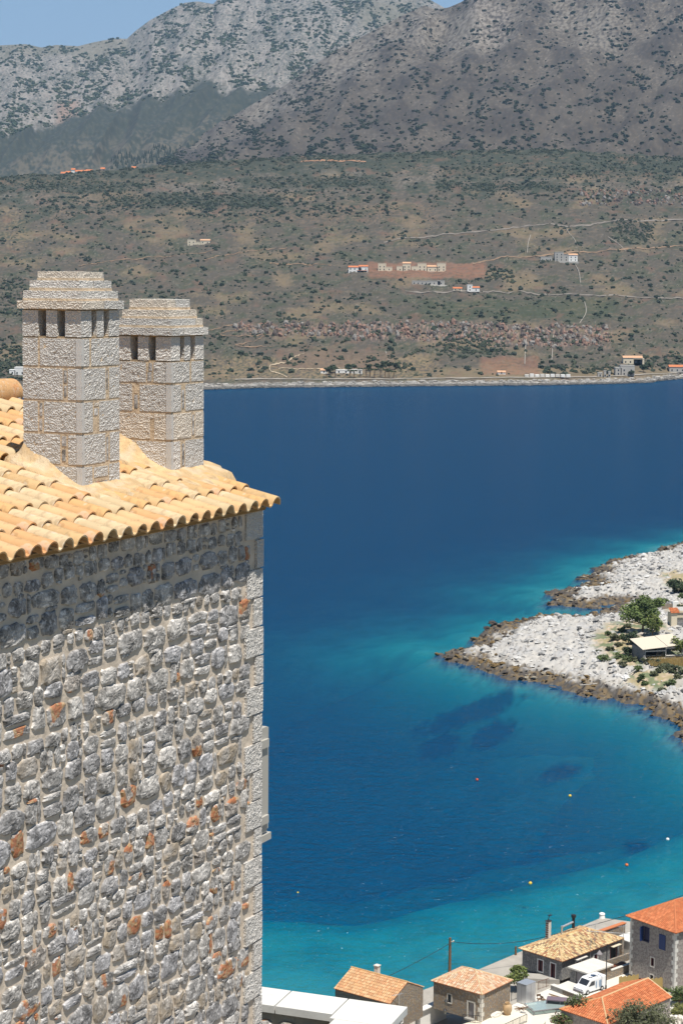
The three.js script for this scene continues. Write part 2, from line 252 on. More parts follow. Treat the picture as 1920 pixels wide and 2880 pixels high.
  // ---- roof deck and tiles
  const deck = part('roof', up(rawGeo((() => { const p = []; for (const x of [-6.2, -0.03]) for (const [z, y] of [[0.06, roofY(0.06) - 0.012], [RIDGE_Z, roofY(RIDGE_Z) - 0.012], [-5.15, roofY(0.06) - 0.02], [-5.15, roofY(0.06) - 0.06], [RIDGE_Z, roofY(RIDGE_Z) - 0.06], [0.06, roofY(0.06) - 0.06]]) p.push(x, y, z); return p; })(), (() => { const i = []; for (let k = 0; k < 6; k++) { const a = k, b = (k + 1) % 6; i.push(a, a + 6, b + 6, a, b + 6, b); } i.push(0, 1, 4, 0, 4, 5, 1, 2, 3, 1, 3, 4, 6, 10, 7, 6, 11, 10, 7, 9, 8, 7, 10, 9); return i; })())), M.ochre, house);
  // tile: shallow pan and a round roll beside it; origin at its lower end
  function tileGeo(len, variant) {
    const prof = []; const rr = 0.058, T = 0.013;
    prof.push([0.0, 0.03], [0.012, 0.012], [0.03, 0.003], [0.05, 0.003], [0.066, 0.012]);
    for (let i = 0; i <= 8; i++) { const a = Math.PI * (1 - i / 8); prof.push([0.135 + Math.cos(a) * rr * 1.02, 0.02 + Math.sin(a) * rr * (0.94 + 0.06 * variant)]); }
    prof.push([0.198, 0.012]);
    const n = prof.length, pos = [], uv = [], idx = [];
    const norm = prof.map((p, i) => { const a = prof[Math.max(0, i - 1)], b = prof[Math.min(n - 1, i + 1)], dx = b[0] - a[0], dy = b[1] - a[1], l = Math.hypot(dx, dy); return [-dy / l, dx / l]; });
    const rows = [[0, 0], [0.008, 0], [len, -0.002]];
    const ring = (off, z) => prof.map((p, i) => [p[0] + norm[i][0] * off, p[1] + norm[i][1] * off, z]);
    const outer = rows.map(([z]) => ring(z === 0 ? T - 0.002 : T, -z)), inner = rows.map(([z]) => ring(0, -z));
    const addRing = (r) => r.map(([x, y, z], i) => { pos.push(x, y, z); uv.push(i / n * 0.3, z); return pos.length / 3 - 1; });
    const strip = (A, B, flip) => { for (let i = 0; i < n - 1; i++) flip ? idx.push(A[i], B[i + 1], A[i + 1], A[i], B[i], B[i + 1]) : idx.push(A[i], A[i + 1], B[i + 1], A[i], B[i + 1], B[i]); };
    const O = outer.map(addRing), I = inner.map(addRing), E1 = addRing(outer[0]), E2 = addRing(inner[0]);
    strip(O[0], O[1]); strip(O[1], O[2]); strip(I[0], I[2], true); strip(E2, E1);
    return rawGeo(pos, idx, uv);
  }
  const tg = [tileGeo(0.40, 0), tileGeo(0.40, 1), tileGeo(0.395, 0.5)];
  const EXPO = 0.305, PITCHX = 0.19, rowsN = 9;
  for (let c = 0; c < 28; c++) {
    const jx = (R() - 0.5) * 0.012;
    for (let r = 0; r < rowsN; r++) {
      const s = r * EXPO + (R() - 0.5) * 0.014, zz = EAVE_Z + 0.02 - (s + 0.15) * Math.cos(ALPHA), xx = -0.14 - c * PITCHX;
      if ([[-1.84, -1.31], [-0.53, 0.0]].some(([a, b]) => xx > a - 0.10 && xx < b + 0.10 && zz < -0.40 && zz > -1.16)) continue;
      const z = EAVE_Z + 0.02 - s * Math.cos(ALPHA), m = part('roof_tile', tg[Math.floor(R() * 3)], M.clay[[0, 0, 0, 1, 1, 1, 3, 3, 2, 2, 4, 5][Math.floor(R() * 12)]], deck);
      m.position.set(-0.275 - c * PITCHX + jx + (R() - 0.5) * 0.006, YB + roofY(z) + 0.022 + (R() - 0.5) * 0.004, z);
      m.rotation.set(ALPHA - 0.075 + (R() - 0.5) * 0.012, (R() - 0.5) * 0.02, (R() - 0.5) * 0.02);
    }
  }
  // ridge caps on a white mortar bed
  const capGeo = (() => { const g = new THREE.CylinderGeometry(0.13, 0.115, 0.36, 14, 1, true, 0, Math.PI); g.rotateX(Math.PI / 2).rotateY(Math.PI / 2).rotateX(-Math.PI / 2); const h = g.clone().scale(0.9, 0.9, 0.9); return mergeGeometries([g, h]); })();
  part('ridge_mortar', up(bxm(-6.1, -0.02, roofY(RIDGE_Z) - 0.03, roofY(RIDGE_Z) + 0.10, RIDGE_Z - 0.12, RIDGE_Z + 0.12, 0.5)), M.offwhite, deck);
  for (let k = 0; k < 17; k++) {
    const g = new THREE.CylinderGeometry(0.125, 0.135, 0.37, 14, 1, false, 0, Math.PI).rotateZ(-Math.PI / 2).rotateX(-Math.PI / 2);
    const m = part('ridge_tile', g, M.clay[2 - (k % 2) * 2], deck); m.position.set(-0.17 - k * 0.345, YB + roofY(RIDGE_Z) + 0.085 + (k % 2) * 0.012, RIDGE_Z);
  }
  // mortar bed and plaster under the tiles at the eave
  const bed = []; for (let c = 0; c < 28; c++) { const x = -0.262 - c * PITCHX + 0.135; bed.push(new THREE.SphereGeometry(1, 7, 5).scale(0.05, 0.04, 0.05).translate(x + (R() - 0.5) * 0.01, EAVE_Y + 0.055 + R() * 0.006, 0.075 + R() * 0.03)); }
  part('mortar_bed', up(mergeGeometries([bx(-6.1, -0.04, 0.80, 0.872, -0.1, 0.055).toNonIndexed(), ...bed.map((g) => g.toNonIndexed())])), M.ochre, deck);
  // ---- chimneys
  function chimney(x0, courses, caps, pillarTop, pillarBottom, seed, layout, label) {
    const w = 0.53, z1 = -0.55, z0 = z1 - w, x1 = x0 + w, IN = 0.003;
    const ch = part('chimney', up(bxm(x0 + IN, x1 - IN, 0.7, pillarBottom - 0.004, z0 + IN, z1 - IN, 0.4)), M.joint, house, label);
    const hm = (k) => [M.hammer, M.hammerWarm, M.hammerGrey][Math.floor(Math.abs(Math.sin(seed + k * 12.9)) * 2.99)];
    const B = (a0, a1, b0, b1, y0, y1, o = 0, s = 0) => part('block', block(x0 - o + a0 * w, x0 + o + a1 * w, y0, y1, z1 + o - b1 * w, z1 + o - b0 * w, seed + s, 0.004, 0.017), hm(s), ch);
    // layout: per course, left-face pieces (fraction from the back to the corner), the corner block and the right-face pieces
    courses.forEach(([ya, yb], k) => {
      const L = layout[k], y1 = ya - 0.010, y0 = yb + 0.010; let q = 0;
      const left = (f0, f1, u0 = y0, u1 = y1, mat = M.hammer) => part('block', block(x0, x0 + 0.09, u0, u1, z0 + f0 * w, z0 + f1 * w, seed + k * 20 + q++, 0.004, 0.017), mat, ch);
      const right = (f0, f1, u0 = y0, u1 = y1, mat = M.hammer) => part('block', block(x0 + f0 * w, x0 + f1 * w, u0, u1, z1 - 0.09, z1, seed + k * 20 + q++, 0.004, 0.017), mat, ch);
      // corner block with plain worked margins along its edge
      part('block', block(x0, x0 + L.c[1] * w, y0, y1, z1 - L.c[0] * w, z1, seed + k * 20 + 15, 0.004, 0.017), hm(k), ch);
      part('margin', up(join([bx(x0 - 0.005, x0 + 0.02, y0 + 0.003, y1 - 0.003, z1 - 0.045, z1 + 0.005), bx(x0, x0 + 0.03, y0 + 0.003, y1 - 0.003, z1 - 0.03, z1 + 0.006)])), M.hammerPlain, ch);
      for (const [f0, f1, a = 0, b = 1] of L.l || []) left(f0, f1, lerp(y0, y1, a), lerp(y0, y1, b), (f1 - f0) < 0.1 ? M.stones[0] : hm(k + f0));
      for (const [f0, f1, a = 0, b = 1, rust] of L.r || []) right(f0, f1, lerp(y0, y1, a), lerp(y0, y1, b), rust ? M.rust[0] : (f1 - f0) < 0.1 ? M.stones[0] : hm(k + f0 * 2));
      // the two faces turned away
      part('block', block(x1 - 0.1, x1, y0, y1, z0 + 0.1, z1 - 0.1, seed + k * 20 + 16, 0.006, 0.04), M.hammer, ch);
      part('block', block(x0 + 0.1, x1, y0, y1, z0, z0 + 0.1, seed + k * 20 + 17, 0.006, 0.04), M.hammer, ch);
    });
    // pillars round the smoke slits
    const c = 0.27, m0 = 0.405, m1 = 0.59, pt = pillarTop, pb = pillarBottom;
    for (const [a0, a1, b0, b1] of [[0, c, 0, c], [1 - c, 1, 0, c], [0, c, 1 - c, 1], [1 - c, 1, 1 - c, 1], [m0, m1, 0, c], [m0, m1, 1 - c, 1], [0, c, m0, m1], [1 - c, 1, m0, m1]]) B(a0, a1, b0, b1, pb + 0.004, pt - 0.012, 0, 60 + a0 * 7 + b0 * 3);
    part('mortar_seat', up(join([bx(x0 + 0.006, x1 - 0.006, pb - 0.006, pb + 0.006, z0 + 0.006, z1 - 0.006), bx(x0 + 0.008, x1 - 0.008, pt - 0.014, pt + 0.004, z0 + 0.008, z1 - 0.008)])), M.ochre, ch);
    // stepped cap slabs, each cut in two
    caps.forEach(([ya, yb, o, cut], k) => {
      B(0, cut, 0, 1, yb, ya, 0, 80 + k); const a = ch.children[ch.children.length - 1]; a.geometry = block(x0 - o, x0 + cut * w - 0.006, yb, ya, z0 - o, z1 + o, seed + 80 + k, 0.003, 0.017);
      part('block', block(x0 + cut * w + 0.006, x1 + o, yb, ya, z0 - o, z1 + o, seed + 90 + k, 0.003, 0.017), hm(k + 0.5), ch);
      if (k) part('mortar_joint', up(bxm(x0 - caps[k - 1][2] - 0.003, x1 + caps[k - 1][2] + 0.003, ya - 0.002, caps[k - 1][1] + 0.004, z0 - caps[k - 1][2] - 0.003, z1 + caps[k - 1][2] + 0.003, 0.4)), M.joint, ch);
    });
    part('mortar_joint', up(bxm(x0 + 0.1, x1 - 0.1, caps[caps.length - 1][0] - 0.002, caps[0][1] + 0.002, z0 + 0.1, z1 - 0.1, 0.4)), M.ochre, ch);
    return ch;
  }
  const capOf = (l) => l;
  chimney(-1.84, [[2.244, 2.018], [2.018, 1.764], [1.764, 1.517], [1.517, 1.275], [1.275, 0.9]], [[2.736, 2.684, -0.085, 0.82], [2.670, 2.61, -0.042, 0.45], [2.592, 2.531, -0.006, 0.75], [2.518, 2.457, 0.028, 0.52]], 2.457, 2.244, 1000, [
    { l: [[0, 0.26]], c: [0.70, 0.21], r: [[0.26, 1]] },
    { l: [[0, 0.68], [0.705, 0.745, 0.1, 0.45], [0.70, 0.75, 0.55, 0.95]], c: [0.23, 0.63], r: [[0.66, 0.69, 0.3, 0.9], [0.73, 1]] },
    { l: [[0, 0.25], [0.28, 0.325, 0.05, 0.4], [0.285, 0.33, 0.5, 0.95]], c: [0.64, 0.29], r: [[0.33, 0.42, 0.55, 0.78], [0.33, 0.48, 0.86, 0.97], [0.46, 1]] },
    { l: [[0, 0.63], [0.665, 0.72, 0.1, 0.5], [0.66, 0.735, 0.62, 0.95]], c: [0.23, 0.62], r: [[0.65, 0.70, 0.05, 0.85], [0.74, 1]] },
    { l: [[0, 0.3]], c: [0.66, 0.27], r: [[0.32, 0.68, 0.75, 0.97], [0.36, 0.66, 0.42, 0.66, 1], [0.72, 1]] },
  ], 'stone chimney with a rust stain near its foot, nearer the wall of small stones');
  chimney(-0.53, [[2.024, 1.84], [1.84, 1.603], [1.603, 1.377], [1.377, 1.13], [1.13, 0.88]], [[2.522, 2.453, -0.085, 0.4], [2.438, 2.379, -0.042, 0.7], [2.367, 2.308, -0.006, 0.78], [2.294, 2.233, 0.028, 0.3]], 2.233, 2.024, 2000, [
    { l: [[0, 0.55], [0.60, 0.66, 0.55, 0.95], [0.58, 0.65, 0.05, 0.5]], c: [0.31, 0.56], r: [[0.62, 1]] },
    { l: [[0, 0.3], [0.34, 0.40, 0.1, 0.6]], c: [0.56, 0.30], r: [[0.33, 0.40, 0.1, 0.8], [0.44, 1]] },
    { l: [[0, 0.62], [0.5, 0.68, 0.82, 0.98]], c: [0.30, 0.62], r: [[0.65, 0.70, 0.1, 0.9], [0.73, 1]] },
    { l: [[0, 0.34]], c: [0.62, 0.28], r: [[0.33, 0.40, 0.1, 0.9], [0.43, 1]] },
    { l: [[0, 0.3]], c: [0.66, 0.27], r: [[0.32, 1]] },
  ], 'stone chimney standing at the outer edge of the roof');
  // mortar aprons where the chimneys pass through the tiles
  function apron(x0, seed, rise, spread) {
    const w = 0.53, z1 = -0.55, z0 = z1 - w, x1 = x0 + w, n = 56, rings = 9, pos = [], uv = [], idx = [];
    for (let k = 0; k < rings; k++) for (let i = 0; i < n; i++) {
      const t = i / n * 4, s = Math.floor(t), f = t - s; let x, z, ox, oz;
      if (s === 0) { x = lerp(x0, x1, f); z = z1; } else if (s === 1) { x = x1; z = lerp(z1, z0, f); } else if (s === 2) { x = lerp(x1, x0, f); z = z0; } else { x = x0; z = lerp(z0, z1, f); }
      const cx = (x0 + x1) / 2, cz = (z0 + z1) / 2, dx = x - cx, dz = z - cz, l = Math.hypot(dx, dz);
      const q = k / (rings - 1), reach = (spread + 0.05 * n2(i * 0.22 + seed, 1.7) + 0.03 * n2(i * 0.7 + seed, 9)) * (dz > 0 ? 1.25 : 0.8) * (dx < 0 && seed > 5 ? 1.6 : 1);
      const mx = Math.max(Math.abs(dx), Math.abs(dz)), px = x + dx / mx * reach * q * (mx / l) - dx * 0.03, pz = z + dz / mx * reach * q * (mx / l) - dz * 0.03;
      const high = rise * (1 + 0.22 * n2(i * 0.16 + seed * 2, 4)) * lerp(1.25, 0.30, sstep(-0.25, 0.2, dz));
      const y = roofY(pz) + 0.052 + high * Math.pow(1 - q, 1.9) + 0.008 * n2(px * 11 + seed, pz * 11) * (q > 0.1 ? 1 : 0) + 0.03 * sstep(0.25, 0.6, q) - 0.11 * sstep(0.72, 1, q);
      pos.push(px, y, pz); uv.push(px / 0.4, pz / 0.4);
    }
    for (let k = 0; k < rings - 1; k++) for (let i = 0; i < n; i++) { const a = k * n + i, b = k * n + (i + 1) % n; idx.push(a, a + n, b + n, a, b + n, b); }
    part('mortar_apron', up(rawGeo(pos, idx, uv)), M.ochre, deck);
  }
  apron(-1.84, 3, 0.15, 0.25); apron(-0.53, 8, 0.17, 0.26);
  // ---- shutter and sill on the wall round the corner
  const win = part('window', up(bx(-0.01, 0.035, -2.02, -1.12, -0.75, -0.06)), M.shutter, house, 'window with pale painted shutter round the corner of the wall');
  part('shutter_post', up(bx(0.036, 0.16, -1.98, -1.07, -0.08, -0.02)), M.shutter, win);
  part('shutter_leaf', up(bx(0.15, 0.185, -1.96, -1.08, -0.11, -0.021)), M.shutter, win);
  part('shutter_rail', up(bx(0.0, 0.15, -1.24, -1.17, -0.04, 0.004)), M.shutter, win);
  part('shutter_rail', up(bx(0.0, 0.15, -1.90, -1.83, -0.04, 0.004)), M.shutter, win);
  part('window_sill', up(bx(0.0, 0.22, -2.06, -2.00, -0.9, -0.01)), M.shutter, win);
}

// ---------------------------------------------------------------- terrace parapet with pale coping
{
  const R = rng(303), o = onLevel(680 + 1520 / 3.267, 2740 + 300 / 3.267, 78.0);
  const t = thing('terrace_parapet', 'low stone terrace wall capped with white marble slabs', 'wall', [o.x, 76.4, o.z], -(-20) * Math.PI / 180 * -1);
  const TOP = 1.6, W = 0.45, TH = 0.075;
  const slabs = [[-1.0, 0, -W, -0], [-1.555, -1.006, 0, 0], [-2.3, -1.561, 0, 0]];
  part('wall', bxm(-2.3, -0.05, 0, TOP - TH - 0.002, 0.05, W - 0.05, 0.8), M.mortar, t);
  part('wall', bxm(-0.5, -0.05, 0, TOP - TH - 0.002, W - 0.048, 3.0, 0.8), M.mortar, t);
  const cop = (x0, x1, z0, z1) => { part('coping_slab', bxm(x0, x1, TOP - TH, TOP, z0, z1, 0.9), M.marble, t); };
  cop(-0.60, 0, 0, W + 0.1); cop(-1.20, -0.614, 0, W); cop(-1.83, -1.214, 0, W); cop(-2.4, -1.844, 0, W); cop(-0.55, 0, W + 0.106, 1.15); cop(-0.55, 0, 1.156, 2.2);
  for (let k = 0; k < 16; k++) { const w = 0.14 + R() * 0.12, h = 0.08 + R() * 0.06, g = new THREE.IcosahedronGeometry(1, 1), p = g.attributes.position; for (let i = 0; i < p.count; i++) { const s = 1 + 0.22 * n3(p.getX(i) * 1.5 + k, p.getY(i) * 1.5, p.getZ(i) * 1.5); p.setXYZ(i, p.getX(i) * s * w / 2, p.getY(i) * s * h / 2, p.getZ(i) * s * 0.05); } const m = part('stone', flatten(g), k % 4 ? M.tanStone : M.rust[0], t); m.position.set(-2.2 + (k % 8) * 0.22, TOP - TH - 0.13 - Math.floor(k / 8) * 0.15, W - 0.055); }
}

// sunlit paving of the terrace that the parapet bounds, unseen below the frame; added to bounce warm light onto the wall
{ const c = (x, z) => { const p = V(x, 0, z).applyAxisAngle(V(0, 1, 0), houseTurn).add(houseFoot); return [p.x, p.z]; };
  structure('unseen_terrace_floor', slab([c(-9, 0.02), c(2.2, 0.02), c(2.2, 4.2), c(-9, 4.2)], houseFoot.y - 0.5, houseFoot.y + 0.02, 1.2), std({ map: paleMap, color: rgb(0.40, 0.36, 0.31) })); }

// ---------------------------------------------------------------- far shore: hillside and two mountains
const U = 1 / 0.81667;                                                     // the survey notes below are in a 1568-wide frame
const shoreU = pieces([[-800, 905], [0, 899], [200, 897], [475, 895], [600, 891], [800, 889], [1000, 887], [1250, 885], [1400, 882], [1490, 879], [1520, 874], [1568, 870], [2400, 862]]);
const plateauU = pieces([[-800, 420], [0, 404], [200, 395], [400, 378], [700, 357], [1000, 347], [1250, 342], [1400, 350], [1568, 360], [2400, 380]]);
const hillDepth0 = (u) => { const p = onLevel(u * U, shoreU(u) * U, 0), r = sight(u * U, shoreU(u) * U); return (0 - EYE) / r.y; };
function hill(u, v) {                                                      // a point of the hillside seen at (u, v)
  const v0 = shoreU(u), v1 = plateauU(u), t = (v0 - v) / (v0 - v1), z0 = hillDepth0(u), z1 = 2950;
  const p = atDepth(u * U, v * U, lerp(z0, z1, Math.max(0, t)));
  const k = sstep(0, 0.12, t);
  p.y += k * (3.2 * fbm(u * 0.012, v * 0.02 + 3, 4) + 1.3 * Math.abs(n2(u * 0.05, v * 0.06)));
  return p;
}
const C = { maquis: [0.086, 0.074, 0.055], olive: [0.040, 0.050, 0.032], dry: [0.26, 0.19, 0.105], rock: [0.25, 0.232, 0.205], pale: [0.40, 0.36, 0.31], red: [0.26, 0.125, 0.075], green: [0.050, 0.063, 0.031], dust: [0.42, 0.33, 0.22] };
const within = (u, v, u0, u1, v0, v1, soft = 8) => sstep(u0 - soft, u0 + soft, u) * sstep(u1 + soft, u1 - soft, u) * sstep(v0 - soft * 0.5, v0 + soft * 0.5, v) * sstep(v1 + soft * 0.5, v1 - soft * 0.5, v);
function hillColor(u, v) {
  const v0 = shoreU(u), v1 = plateauU(u), t = (v0 - v) / (v0 - v1), a = fbm(u * 0.011, v * 0.03, 4), b = fbm(u * 0.09, v * 0.17, 3), f = n2(u * 0.55, v * 0.8), big = fbm(u * 0.004 + 9, v * 0.012, 3);
  let c = mix3(C.maquis, C.green, sstep(-0.1, 0.4, a) * 0.75);
  c = mix3(c, C.dry, sstep(0.10, 0.45, big + 0.25 * b) * 0.55);
  c = mix3(c, [0.15, 0.12, 0.085], sstep(0.0, 0.5, b) * 0.4);
  c = mix3(c, C.rock, sstep(0.45, 0.8, 0.55 * b + 0.6 * f + 0.3 * a) * 0.65);
  // grey stony ground high up and olive groves on the rim
  c = mix3(c, C.rock, sstep(0.78, 0.92, t) * sstep(-0.2, 0.45, b + 0.5 * f) * 0.55);
  c = mix3(c, C.olive, sstep(0.90, 0.945, t + 0.03 * a) * 0.92);
  for (const [a0, a1, b0, b1] of [[225, 650, 446, 480], [-60, 330, 418, 446], [560, 900, 405, 432], [1010, 1600, 372, 410], [1000, 1300, 420, 440]]) c = mix3(c, C.olive, within(u, v, a0, a1, b0, b1, 14) * sstep(-0.55, 0.0, b + 0.4 * a) * 0.9);
  for (const [a0, a1, b0, b1] of [[80, 330, 440, 500], [420, 1000, 486, 512], [0, 420, 410, 425], [900, 1300, 385, 400], [1330, 1568, 400, 420], [700, 1000, 468, 490]]) c = mix3(c, [0.20, 0.135, 0.085], within(u, v, a0, a1, b0, b1, 12) * sstep(-0.1, 0.35, b + 0.3 * f) * 0.6);
  c = mix3(c, C.olive, 0.75 * sstep(0.05, 0.25, a + 0.2 * b) * sstep(0.70, 0.8, t) * sstep(0.96, 0.88, t));
  // dry fields and red earth near the water
  c = mix3(c, C.dry, (within(u, v, 480, 1000, 822, 872, 18) * sstep(-0.3, 0.2, b) + within(u, v, 1000, 1560, 845, 872, 14) * 0.7) * 0.85);
  c = mix3(c, [0.17, 0.115, 0.08], within(u, v, 640, 905, 806, 846, 10) * 0.7);
  c = mix3(c, C.red, within(u, v, 1103, 1238, 822, 862, 6) * (0.55 + 0.4 * b));
  c = mix3(c, C.red, within(u, v, 845, 1115, 604, 640, 6) * 0.8 * sstep(-0.5, 0.1, b + 0.2));
  c = mix3(c, C.dry, within(u, v, 960, 1140, 770, 800, 12) * 0.5);
  c = mix3(c, C.dry, within(u, v, 0, 60, 480, 580, 25) * 0.6 * sstep(-0.2, 0.3, b));
  c = mix3(c, C.green, within(u, v, 960, 1420, 690, 735, 18) * 0.8);
  c = mix3(c, [0.20, 0.155, 0.11], sstep(0.42, 0.7, n2(u * 0.022 + 5, v * 0.42) + 0.25 * f) * 0.5);
  c = mix3(c, C.olive, sstep(0.4, 0.7, n2(u * 0.018 + 50, v * 0.30) + 0.3 * b) * 0.45);
  c = mix3(c, [0.17, 0.098, 0.066], sstep(0.25, 0.6, fbm(u * 0.01 + 90, v * 0.03, 3)) * 0.55);
  // limestone scarps: vertical streaks
  const sc = (within(u, v, 800, 1130, 742, 786, 14) + within(u, v, 1120, 1400, 748, 800, 14) + 0.7 * within(u, v, 540, 830, 745, 775, 14)) * sstep(-0.25, 0.3, n2(u * 0.11, v * 0.04) + 0.4 * n2(u * 0.3, v * 0.1));
  c = mix3(c, n2(u * 0.31, v * 0.09) > 0.1 ? [0.30, 0.20, 0.155] : [0.11, 0.08, 0.068], clamp(sc) * 0.95);
  // rocky water's edge
  const e = v0 - v; c = mix3(c, f > 0.05 ? C.pale : [0.16, 0.13, 0.1], sstep(15, 8, e + 4 * b) * 0.85);
  c = mix3(c, [0.05, 0.045, 0.04], sstep(3.2, 1.5, e + 2 * f));
  return c.map((q) => q * 0.80);
}
function grid(cols, rows, at, color) {
  const pos = [], col = [], idx = [];
  for (let j = 0; j <= rows; j++) for (let i = 0; i <= cols; i++) { const p = at(i / cols, j / rows); pos.push(p.x, p.y, p.z); col.push(...color(i / cols, j / rows)); }
  for (let j = 0; j < rows; j++) for (let i = 0; i < cols; i++) { const a = j * (cols + 1) + i; idx.push(a, a + 1, a + cols + 2, a, a + cols + 2, a + cols + 1); }
  return rawGeo(pos, idx, null, col);
}
const spanU = (s) => s < 0.12 ? lerp(-500, -40, s / 0.12) : s > 0.88 ? lerp(1608, 2100, (s - 0.88) / 0.12) : lerp(-40, 1608, (s - 0.12) / 0.76);
{
  const rows = (t) => t < 0.02 ? -1 : t > 0.965 ? 2 : (t - 0.02) / 0.945;
  structure('hillside', grid(760, 330, (s, t) => {
    const u = spanU(s), r = rows(t), v0 = shoreU(u), v1 = plateauU(u);
    if (r < 0) { const p = hill(u, v0); p.y = -14; p.z += 25; return p; }
    if (r > 1) { const p = hill(u, v1), d = (t - 0.965) / 0.035; p.x *= 1 + 0.25 * d; p.z *= 1 + 0.25 * d; p.y -= 60 * d * d; return p; }
    return hill(u, lerp(v0, v1, r));
  }, (s, t) => { const u = spanU(s), r = clamp(rows(t)); return hillColor(u, lerp(shoreU(u), plateauU(u), r)); }), M.vcol);
}
// the bare mountain on the right
const ridgeU = pieces([[-500, 420], [250, 400], [370, 352], [430, 325], [500, 288], [570, 245], [640, 205], [700, 165], [760, 122], [830, 85], [880, 58], [930, 32], [975, 12], [1000, 22], [1030, 17], [1060, 4], [1100, -25], [1200, -55], [1400, -70], [1700, -90], [2100, -60]]);
const mountZ0 = 2980, mountZ1 = 4700;
function mountain(u, v) {
  const v0 = 425, v1 = ridgeU(u), t = clamp((v0 - v) / Math.max(20, v0 - v1));
  const p = atDepth(u * U, v * U, lerp(mountZ0, mountZ1, t));
  const k = sstep(0, 0.15, t) * sstep(1.0, 0.9, t), gx = u + v * 0.55;
  p.y += k * (18 * fbm(gx * 0.006, v * 0.006, 2) - 16 * Math.abs(n2(gx * 0.005 + 4, v * 0.0025)) + 1.5 * fbm(u * 0.05, v * 0.05, 2) + 8);
  return p;
}
function mountainColor(u, v) {
  const v1 = ridgeU(u), t = clamp((425 - v) / Math.max(20, 425 - v1)), a = fbm(u * 0.008 + 3, v * 0.013, 4), b = fbm(u * 0.08, v * 0.12, 3), f = n2(u * 0.6, v * 0.8), g = n2(u * 0.28, v * 0.38);
  let c = mix3([0.098, 0.085, 0.069], [0.062, 0.054, 0.046], sstep(-0.15, 0.3, a));
  c = mix3(c, [0.15, 0.122, 0.094], sstep(0.0, 0.5, b) * 0.5);
  const rk = sstep(0.38, 0.95, 0.35 * f + 0.35 * g + 0.35 * b + 0.5 * (0.2 - a) + 0.42 * sstep(0.35, 1, t)); c = mix3(c, [0.27, 0.245, 0.21], rk * 0.75);
  for (const [a0, a1, b0, b1] of [[560, 700, 180, 262], [690, 860, 90, 190], [850, 1010, 15, 110], [1020, 1120, 40, 130], [1260, 1330, 5, 60], [1330, 1420, 20, 120]]) c = mix3(c, [0.36, 0.335, 0.295], within(u, v, a0, a1, b0, b1, 30) * sstep(-0.35, 0.35, b + 0.4 * f + 0.3 * a) * 0.55);
  c = mix3(c, [0.36, 0.33, 0.30], within(u, v, 1075, 1180, 10, 110, 26) * sstep(-0.2, 0.3, b + 0.3 * g) * 0.7);
  return [c[0] * 0.70, c[1] * 0.68, c[2] * 0.66];
}
structure('mountain', grid(560, 300, (s, t) => {
  const u = lerp(240, 2000, s), r = t / 0.93, v1 = ridgeU(u);
  if (r > 1) { const p = mountain(u, v1), d = (t - 0.93) / 0.07; p.x *= 1 + 0.12 * d; p.z *= 1 + 0.12 * d; p.y -= 160 * d * d; return p; }
  return mountain(u, lerp(425, v1, r));
}, (s, t) => { const u = lerp(240, 2000, s); return mountainColor(u, lerp(425, ridgeU(u), Math.min(1, t / 0.93))); }), M.vcol);
// the pale range behind it
const rangeU = pieces([[-500, 130], [0, 104], [60, 101], [95, 109], [130, 103], [180, 106], [215, 97], [262, 88], [292, 89], [310, 72], [345, 46], [390, 22], [425, 6], [455, 3], [490, 9], [500, -2], [560, -20], [700, -45], [860, -40], [940, -20], [985, -2], [1010, 12], [1060, 40], [1200, 120], [1400, 200]]);
const rangeFoot = pieces([[-500, 430], [0, 415], [300, 395], [600, 380], [1000, 360], [1400, 340]]);
function range(u, v) {
  const v0 = rangeFoot(u), v1 = rangeU(u), t = clamp((v0 - v) / Math.max(20, v0 - v1));
  const p = atDepth(u * U, v * U, lerp(4100, 7000, t)), k = sstep(0, 0.15, t) * sstep(1.0, 0.92, t), gx = u + v * 0.7;
  p.y += k * (26 * fbm(gx * 0.008, v * 0.006 + 7, 2) - 22 * Math.abs(n2(gx * 0.008, v * 0.004)) + 2.5 * fbm(u * 0.06, v * 0.05, 2) + 10);
  return p;
}
const scrubLine = pieces([[-500, 330], [0, 312], [100, 282], [200, 258], [300, 238], [400, 210], [470, 188], [560, 200], [700, 185], [800, 140], [1000, 100]]);
function rangeColor(u, v) {
  const a = fbm(u * 0.012 + 3, v * 0.016, 4), b = fbm(u * 0.07, v * 0.09, 3), f = n2(u * 0.42, v * 0.5), g = n2(u * 0.22, v * 0.26), s = v - scrubLine(u) + 22 * a + 8 * b;
  let c = mix3([0.25, 0.23, 0.21], [0.19, 0.17, 0.152], sstep(-0.2, 0.4, b));
  c = mix3(c, [0.055, 0.066, 0.055], sstep(0.02, 0.42, 0.5 * f + 0.5 * g + 0.55 * a + 0.12) * 0.85);
  c = mix3(c, [0.24, 0.15, 0.11], within(u, v, 130, 180, 230, 285, 14) * 0.6);
  c = mix3(c, [0.13, 0.125, 0.09], within(u, v, 0, 300, 86, 130, 20) * 0.55 + within(u, v, 820, 960, 0, 60, 30) * 0.6);
  let low = mix3([0.028, 0.036, 0.026], [0.045, 0.050, 0.034], sstep(-0.1, 0.4, b)); low = mix3(low, [0.13, 0.11, 0.08], sstep(50, 110, s - 14 * f) * sstep(-0.3, 0.4, a + b) * 0.6); low = mix3(low, [0.16, 0.145, 0.12], sstep(0.65, 1.1, f + 0.6 * b) * 0.4);
  return mix3(c, low, sstep(-8, 8, s));
}
